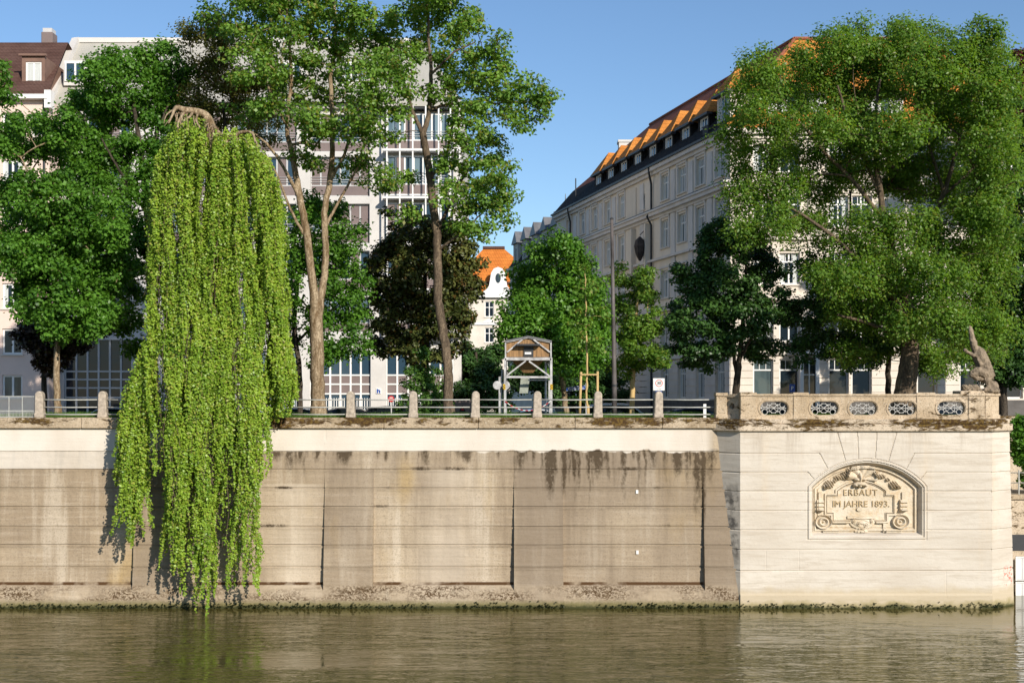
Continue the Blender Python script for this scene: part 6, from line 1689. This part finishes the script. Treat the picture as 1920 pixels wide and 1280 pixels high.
# great elm on the bastion
tree('great_elm', 'great spreading elm with a stout gnarled trunk behind the balustrade', (1698, 57.5, GZ),
     [[(1696, 792, 0, .62), (1696, 745, 0, .50), (1704, 690, 0, .43), (1707, 640, 0, .38), (1700, 590, 0, .34), (1692, 530, 0, .28)],
      [(1692, 532, 0, .20), (1668, 450, -.3, .16), (1650, 360, -.3, .13), (1640, 250, -.2, .09), (1650, 150, -.2, .05)],
      [(1694, 540, 0, .17), (1730, 450, .3, .14), (1770, 360, .4, .11), (1800, 260, .4, .08), (1830, 160, .4, .04)],
      [(1700, 590, 0, .15), (1640, 520, -.8, .12), (1570, 450, -1.2, .09), (1500, 400, -1.4, .06), (1440, 370, -1.5, .035)],
      [(1660, 420, -.3, .11), (1600, 340, -.8, .09), (1540, 280, -1, .07), (1500, 230, -1.1, .05), (1440, 200, -1.2, .03)],
      [(1702, 600, 0, .13), (1770, 540, .5, .10), (1830, 470, .9, .07), (1870, 400, 1, .04)],
      [(1650, 365, -.3, .09), (1600, 250, .4, .07), (1570, 160, .6, .04)],
      [(1770, 360, .4, .08), (1740, 260, .6, .06), (1730, 150, .6, .035)],
      [(1705, 640, 0, .11), (1640, 610, -.6, .08), (1570, 590, -1, .05)],
      [(1770, 365, .4, .08), (1840, 300, .2, .05), (1880, 220, .2, .03)]],
     [(1640, 75, 70, 32), (1720, 70, 55, 32), (1800, 90, 50, 36), (1850, 100, 36, 32), (1570, 85, 48, 28), (1510, 115, 40, 28), (1430, 130, 40, 34), (1395, 190, 36, 40), (1375, 260, 30, 30), (1450, 210, 50, 35), (1540, 170, 55, 38), (1620, 150, 60, 42), (1700, 150, 60, 42), (1780, 170, 60, 42), (1850, 180, 45, 48),
      (1420, 300, 50, 34), (1500, 270, 55, 36), (1590, 240, 60, 40), (1680, 240, 60, 42), (1770, 260, 60, 44), (1850, 270, 50, 44), (1400, 370, 40, 32), (1470, 350, 50, 34), (1550, 340, 55, 36), (1640, 330, 60, 40), (1730, 340, 60, 42), (1820, 350, 60, 44), (1870, 420, 45, 50),
      (1440, 420, 45, 30), (1520, 430, 60, 36), (1610, 430, 60, 36), (1700, 430, 60, 40), (1790, 440, 60, 44), (1580, 520, 60, 34), (1670, 510, 55, 36), (1760, 520, 60, 42), (1850, 520, 50, 44), (1620, 590, 55, 30), (1740, 600, 55, 36), (1820, 610, 50, 36), (1640, 645, 45, 22), (1770, 665, 40, 20), (1870, 620, 36, 30), (1600, 660, 40, 18), (1870, 330, 40, 50), (1830, 400, 50, 40), (1850, 470, 45, 40), (1800, 560, 50, 36), (1870, 250, 32, 40), (1720, 660, 36, 20), (1840, 660, 40, 24), (1865, 140, 40, 40), (1845, 65, 30, 24), (1882, 200, 28, 50), (1760, 120, 50, 30), (1450, 165, 40, 30), (1765, 692, 40, 16), (1690, 610, 40, 26), (1400, 440, 30, 24), (1620, 285, 50, 34), (1560, 240, 40, 30), (1680, 290, 50, 34), (1650, 110, 50, 30), (1560, 125, 40, 30), (1800, 210, 50, 36), (1480, 190, 40, 30), (1740, 150, 45, 30), (1600, 200, 45, 30)],
     LM['elm'], M['bark'], 24, dens=3.9, per=62, L=.155, Wd=.095, tuft=.64, spread=3.2, attach=.6, flat=.8, grow=1.22)
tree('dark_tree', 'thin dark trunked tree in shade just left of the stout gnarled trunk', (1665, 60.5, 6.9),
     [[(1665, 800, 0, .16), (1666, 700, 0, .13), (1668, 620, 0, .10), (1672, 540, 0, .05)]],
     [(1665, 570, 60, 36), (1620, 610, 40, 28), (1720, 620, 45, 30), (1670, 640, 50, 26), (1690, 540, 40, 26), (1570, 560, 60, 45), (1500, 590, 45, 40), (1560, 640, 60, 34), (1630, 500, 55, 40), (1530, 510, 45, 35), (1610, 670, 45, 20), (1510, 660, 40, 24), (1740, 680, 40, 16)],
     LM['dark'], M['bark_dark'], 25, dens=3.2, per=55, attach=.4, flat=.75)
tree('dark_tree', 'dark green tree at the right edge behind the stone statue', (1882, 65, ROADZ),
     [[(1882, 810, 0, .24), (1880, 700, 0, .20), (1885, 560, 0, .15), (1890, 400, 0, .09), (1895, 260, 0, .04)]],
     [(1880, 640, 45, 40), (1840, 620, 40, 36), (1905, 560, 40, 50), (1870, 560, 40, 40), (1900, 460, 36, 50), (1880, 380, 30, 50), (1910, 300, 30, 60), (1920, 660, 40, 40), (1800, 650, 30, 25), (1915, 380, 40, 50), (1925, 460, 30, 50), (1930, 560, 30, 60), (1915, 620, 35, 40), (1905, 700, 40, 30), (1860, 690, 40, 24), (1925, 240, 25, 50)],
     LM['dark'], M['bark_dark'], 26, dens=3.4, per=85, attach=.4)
tree('copper_beech', 'dark red leaved tree peeking over the right edge of the frame', (1945, 72, ROADZ),
     [[(1945, 790, 0, .30), (1945, 500, 0, .22), (1940, 250, 0, .12), (1935, 150, 0, .05)]],
     [(1912, 130, 26, 30), (1935, 170, 40, 50), (1908, 190, 22, 40), (1950, 260, 45, 60), (1912, 250, 20, 40)],
     LM['red'], M['bark_dark'], 27, dens=4.2, per=85, attach=.6)
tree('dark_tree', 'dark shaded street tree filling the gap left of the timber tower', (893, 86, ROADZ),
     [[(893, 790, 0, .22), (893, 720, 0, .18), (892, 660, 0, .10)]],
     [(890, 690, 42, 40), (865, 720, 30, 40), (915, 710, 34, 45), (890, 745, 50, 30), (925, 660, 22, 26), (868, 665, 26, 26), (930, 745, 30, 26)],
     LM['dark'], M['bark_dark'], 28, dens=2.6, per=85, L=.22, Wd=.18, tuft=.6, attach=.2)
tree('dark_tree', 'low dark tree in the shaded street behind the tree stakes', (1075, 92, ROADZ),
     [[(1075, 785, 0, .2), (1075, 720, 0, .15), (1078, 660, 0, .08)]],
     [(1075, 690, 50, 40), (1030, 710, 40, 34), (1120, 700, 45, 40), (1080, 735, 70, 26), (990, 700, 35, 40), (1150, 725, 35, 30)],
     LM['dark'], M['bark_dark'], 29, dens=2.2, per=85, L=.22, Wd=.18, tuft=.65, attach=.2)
tree('quay_bush', 'green leafy bush hanging over the lower quay at the right edge', (1925, 58.5, 4.2),
     [[(1925, 925, 0, .06), (1922, 880, 0, .05), (1918, 830, 0, .03)]],
     [(1915, 815, 22, 28), (1935, 850, 35, 40), (1912, 855, 14, 26), (1940, 800, 30, 30), (1950, 890, 40, 30)],
     LM['maple'], M['bark_dark'], 30, dens=5, per=60, tuft=.32, spread=.6, attach=.2, cat='bush')

# ------------------------------------------------------------------ the weeping tree over the wall
def weeping():
    rs = np.random.RandomState(77); rnd = random.Random(77)
    YW = 53.0
    root = empty('weeping_tree', (X(395, 54.3), 54.3, GZ), 'yellow green weeping tree cascading over the river wall down to the water', 'tree')
    org = np.array(root.location)
    m = MB()
    def tb(pts, n=9, seg=6):
        c = catmull([(*P(a, b, y), r) for a, b, y, r in pts], seg)
        m.tube([Vector(p[:3] - org) for p in c], [float(p[3]) for p in c], n, cap=True)
    tb([(398, 790, 54.3, .42), (402, 700, 54.3, .34), (392, 560, 54.1, .29), (408, 420, 53.9, .25), (398, 300, 53.6, .22), (402, 245, 53.3, .20)], 12)
    tb([(402, 260, 53.3, .20), (396, 236, 53.2, .19), (386, 217, 53.0, .17), (366, 209, 52.7, .15), (345, 206, 52.5, .13), (333, 202, 52.4, .11), (327, 206, 52.3, .08), (323, 216, 52.2, .05), (316, 232, 52.1, .035)])
    tb([(398, 238, 53.2, .13), (412, 252, 53.0, .11), (424, 255, 52.8, .10), (438, 258, 52.7, .09), (447, 250, 52.6, .075), (462, 247, 52.5, .065), (474, 251, 52.4, .055), (478, 264, 52.4, .04), (484, 276, 52.4, .02)])
    tb([(388, 216, 53.0, .10), (384, 232, 52.7, .085), (390, 246, 52.5, .07), (394, 262, 52.4, .05)])
    tb([(438, 258, 52.7, .06), (428, 264, 52.2, .055), (420, 272, 52.0, .05), (417, 286, 51.9, .025)])
    tb([(350, 207, 52.5, .07), (342, 216, 52.2, .06), (334, 232, 52.0, .05), (333, 256, 51.9, .03)])
    tb([(362, 209, 52.7, .06), (356, 219, 52.3, .05), (346, 226, 52.1, .04), (342, 240, 52.0, .03)])
    tb([(372, 211, 52.7, .05), (368, 226, 52.3, .045), (376, 242, 52.1, .03)])
    tb([(330, 204, 52.4, .045), (319, 210, 52.3, .035), (311, 218, 52.2, .025), (307, 232, 52.2, .015)])
    tb([(443, 262, 52.6, .05), (441, 300, 52.0, .045), (440, 332, 51.9, .03)])
    for i in range(30):
        a = rnd.uniform(322, 480); b = np.interp(a, [322, 345, 395, 440, 480], [212, 208, 232, 258, 262])
        x2 = a + rnd.uniform(-18, 14); tb([(a, b, 52.6, .03), ((a + x2) / 2 + rnd.uniform(-4, 4), b + 10, 52.2, .022), (x2, b + rnd.uniform(20, 60), 51.9, .01)], 5, 4)
    # bare twigs down the left flank
    for i in range(26):
        y0 = rnd.uniform(420, 700); xx = np.interp(y0, [420, 560, 700], [286, 292, 276]) + rnd.uniform(-8, 10)
        tb([(xx + 8, y0 - 60, 52.3, .012), (xx, y0, 52.2, .016), (xx - 5 + rnd.uniform(-6, 6), y0 + 50, 52.1, .012), (xx - 8 + rnd.uniform(-10, 8), y0 + 95, 52.1, .006)], 4, 4)
    # tresses: paths in photo pixels that hang from the crown
    xt_ = [278, 300, 330, 360, 390, 420, 450, 480, 505, 528]
    dome = lambda x: np.interp(x, [272, 285, 300, 325, 345, 365, 395, 415, 440, 460, 485, 505, 520, 531], [325, 285, 265, 236, 232, 246, 262, 272, 270, 268, 272, 292, 325, 380])
    tresses = []
    N = 175
    for i in range(N):
        u = (i + rs.uniform(0, 1)) / N
        xt = 274 + u * (530 - 274)
        front = rs.uniform() < .5
        # horizontal drift: rows -> x
        if u < .24:
            if rs.uniform() < .62:
                rowsx = [(300, xt), (560, xt + 9 - u * 20), (700, xt - 4)]; end = rs.uniform(600, 745)
            else:
                xb = np.interp(u, [0, .24], [314, 336]); rowsx = [(300, xt), (560, xt + 14), (720, .5 * xt + .5 * xb), (900, xb), (1100, xb - 6)]; end = rs.uniform(960, 1105)
        elif u < .74:
            xb = np.interp(u, [.24, .34, .5, .6, .68, .74], [316, 345, 385, 425, 455, 475]); rowsx = [(300, xt), (600, .6 * xt + .4 * xb), (900, xb), (1100, xb - 4)]
            end = np.interp(u, [.24, .36, .42, .50, .58, .64, .74], [1110, 1150, 1172, 1165, 1100, 1135, 1160]) + rs.uniform(-90, 12)
        else:
            xb = np.interp(u, [.74, .82, .92, 1.0], [482, 505, 535, 553]); rowsx = [(300, xt), (520, xt - 2), (600, .7 * xt + .3 * xb), (720, xb), (790, xb - 3)]
            end = np.interp(u, [.74, .8, .9, 1], [1010, 820, 785, 765]) + rs.uniform(-60, 15)
            if u < .84 and rs.uniform() < .45: xb = 480; rowsx = [(300, xt), (600, xt + 4), (800, 482), (1100, 464)]; end = rs.uniform(960, 1115)
        if not front: end = end - rs.uniform(60, 260)
        start = dome(xt) - 30 + (rs.uniform(0, 14) if front else rs.uniform(0, 40))
        y0 = (51.7 + .55 * rs.randint(0, 3) + rs.uniform(-.08, .08)) if front else rs.uniform(53.2, 54.8)
        if end > 765: y1 = 50.35 + .5 * rs.randint(0, 3) + rs.uniform(-.08, .08)
        else: y1 = y0 + rs.uniform(-.5, .1) if end < 700 else min(y0, 52.6)
        tresses.append((xt, start, end, rowsx, y0, y1, rs.uniform(.6, 1.0)))
    # the separate left spray that springs out below the street level
    for i in range(34):
        u = rs.uniform(0, 1); st = rs.uniform(640, 725) - 20 * u; x0 = 258 + 34 * u
        tresses.append((x0, st, np.interp(u, [0, .4, 1], [940, 1010, 1060]) + rs.uniform(-120, 25), [(640, x0 + 14), (740, 236 + 50 * u), (860, 222 + 54 * u), (1050, 200 + 62 * u)], 52.0 + rs.uniform(-.3, .2), 50.9 + .4 * rs.randint(0, 3) + rs.uniform(-.08, .08), rs.uniform(.6, 1)))
    # and the bulge on the right that ends just above the coping
    for i in range(26):
        u = rs.uniform(0, 1); st = rs.uniform(520, 630); x0 = 492 + 36 * u
        tresses.append((x0, st, rs.uniform(735, 798) - 12 * u, [(540, x0), (620, x0 + 8 + 8 * u), (700, 506 + 50 * u), (800, 502 + 50 * u)], 52.3 + rs.uniform(-.3, .5), 52.1 + rs.uniform(-.3, .3), rs.uniform(.6, 1)))
    N = len(tresses)
    # second tier: tresses that begin part way down, so the mass keeps its depth
    for i in range(190):
        t0 = tresses[rs.randint(0, N)]
        st = t0[1] + (t0[2] - t0[1]) * rs.uniform(.12, .80)
        ln = rs.uniform(110, 420)
        en = min(st + ln, t0[2] + 5)
        if en - st < 60: continue
        sh = rs.uniform(-7, 7)
        tresses.append((t0[0] + sh, st, en, [(a, b + sh) for a, b in t0[3]], t0[4] - .35, t0[5] - (.15 if t0[2] > 765 else .35), rs.uniform(.6, 1.0)))
    C_, Nn = [], []
    tw = []
    for (xt, st, en, rowsx, y0, y1, wd) in tresses:
        rws = np.arange(st, en, 6.0)
        if len(rws) < 4: continue
        rx = np.interp(rws, [a for a, b in rowsx], [b for a, b in rowsx])
        s = (rws - st) / max(en - st, 1)
        yy = y0 + (y1 - y0) * np.clip((rws - 230) / 480, 0, 1)
        sway = rs.normal(0, 9) * s + rs.uniform(4, 10) * np.sin(rws / rs.uniform(60, 110) + rs.uniform(0, 6)) + 4 * np.sin(rws / 37 + xt) + 2.0 * np.sin(rws / 17 + xt * 2)
        cx = rx + sway * np.clip(s * 3, 0, 1)
        cx = 398 + (cx - 398) * (.70 + .30 * np.clip((rws - 225) / 170, 0, 1) ** .7)
        path = np.array([P(a, b, c) for a, b, c in zip(cx, rws, yy)])
        for k in range(rs.randint(2, 4)):
            off0 = rs.normal(0, rs.uniform(.035, .095), 2) * wd; off1 = off0 * rs.uniform(.4, 1.3) + rs.normal(0, .035, 2)
            e_ = rs.uniform(.86, 1.0); b_ = rs.uniform(0, .04) if rs.uniform() < .7 else rs.uniform(0, .3)
            i0, i1 = int(b_ * len(path)), int(e_ * len(path))
            if i1 - i0 < 4: continue
            p = path[i0:i1].copy(); f = np.linspace(0, 1, len(p))[:, None]
            p[:, :2] += off0 * (1 - f) + off1 * f + .03 * np.sin(f * 9 + k)
            tw.append(p)
            seg = np.linalg.norm(p[-1] - p[0]); nl = int(seg * 60)
            q = rs.uniform(0, len(p) - 1.001, nl); q = q[rs.uniform(0, 1, nl) < .72 + .42 * np.sin(q * .55 + xt) * np.sin(q * .21 + k + xt)]; nl = len(q); i_ = q.astype(int); fr__ = (q - i_)[:, None]
            c = p[i_] * (1 - fr__) + p[i_ + 1] * fr__
            tip = 1 - .65 * np.clip((q / len(p) - .80) / .2, 0, 1)
            c += rs.normal(0, .058, (nl, 3)) * tip[:, None]
            out = c - (p[i_] * (1 - fr__) + p[i_ + 1] * fr__); out /= np.linalg.norm(out, axis=1, keepdims=True) + 1e-6
            nn = out * .7 + np.array([.15, -.55, .45]) + rs.normal(0, .5, (nl, 3))
            C_.append(c); Nn.append(nn)
    m2 = MB()
    for p in tw[::3]:
        pts = [Vector(v - org) for v in p[::4]]
        if len(pts) > 2: m2.tube(pts, [.008] * len(pts), 3, cap=False)
    m.build('trunk', M['bark_tan'], root, smooth=True, recalc=False)
    m2.build('twigs', M['bark'], root, recalc=False)
    c = np.concatenate(C_); nn = np.concatenate(Nn); nn /= np.linalg.norm(nn, axis=1, keepdims=True)
    # keep the leaves off the wall itself
    wy = 52.17 + .87 * np.clip(c[:, 2], 0, 7.3) / 7.3 - .10
    wy = np.where(c[:, 2] > 7.2, 52.74, wy)
    c[:, 1] = np.where((c[:, 2] < 7.8), np.minimum(c[:, 1], wy - rs.uniform(0, .25, len(c))), c[:, 1])
    kx = 960 + c[:, 0] * F / c[:, 1]; ky = HR - (c[:, 2] - H) * F / c[:, 1]
    keep = np.ones(len(c), bool)
    for hx_, hy_, ax_, ay_ in [(304, 770, 9, 130), (404, 520, 6, 75), (352, 640, 6, 80), (443, 705, 7, 75), (472, 420, 6, 55), (330, 440, 5, 60), (396, 850, 6, 80), (428, 930, 7, 95), (358, 965, 6, 80), (380, 380, 5, 50), (455, 560, 5, 60), (498, 640, 5, 60), (415, 1010, 8, 70), (325, 900, 6, 70), (300, 560, 6, 70)]:
        ins = ((kx - hx_ - 4 * np.sin(ky / 23)) / ax_) ** 2 + ((ky - hy_) / ay_) ** 2 < 1
        keep &= ~(ins & (rs.uniform(0, 1, len(c)) < .86))
    c, nn = c[keep], nn[keep]
    quads_mesh('crown', leaf_quads(c - org, nn, .115, .085, rs), LM['weep'], root)
    print('weeping leaves', len(c))
weeping()
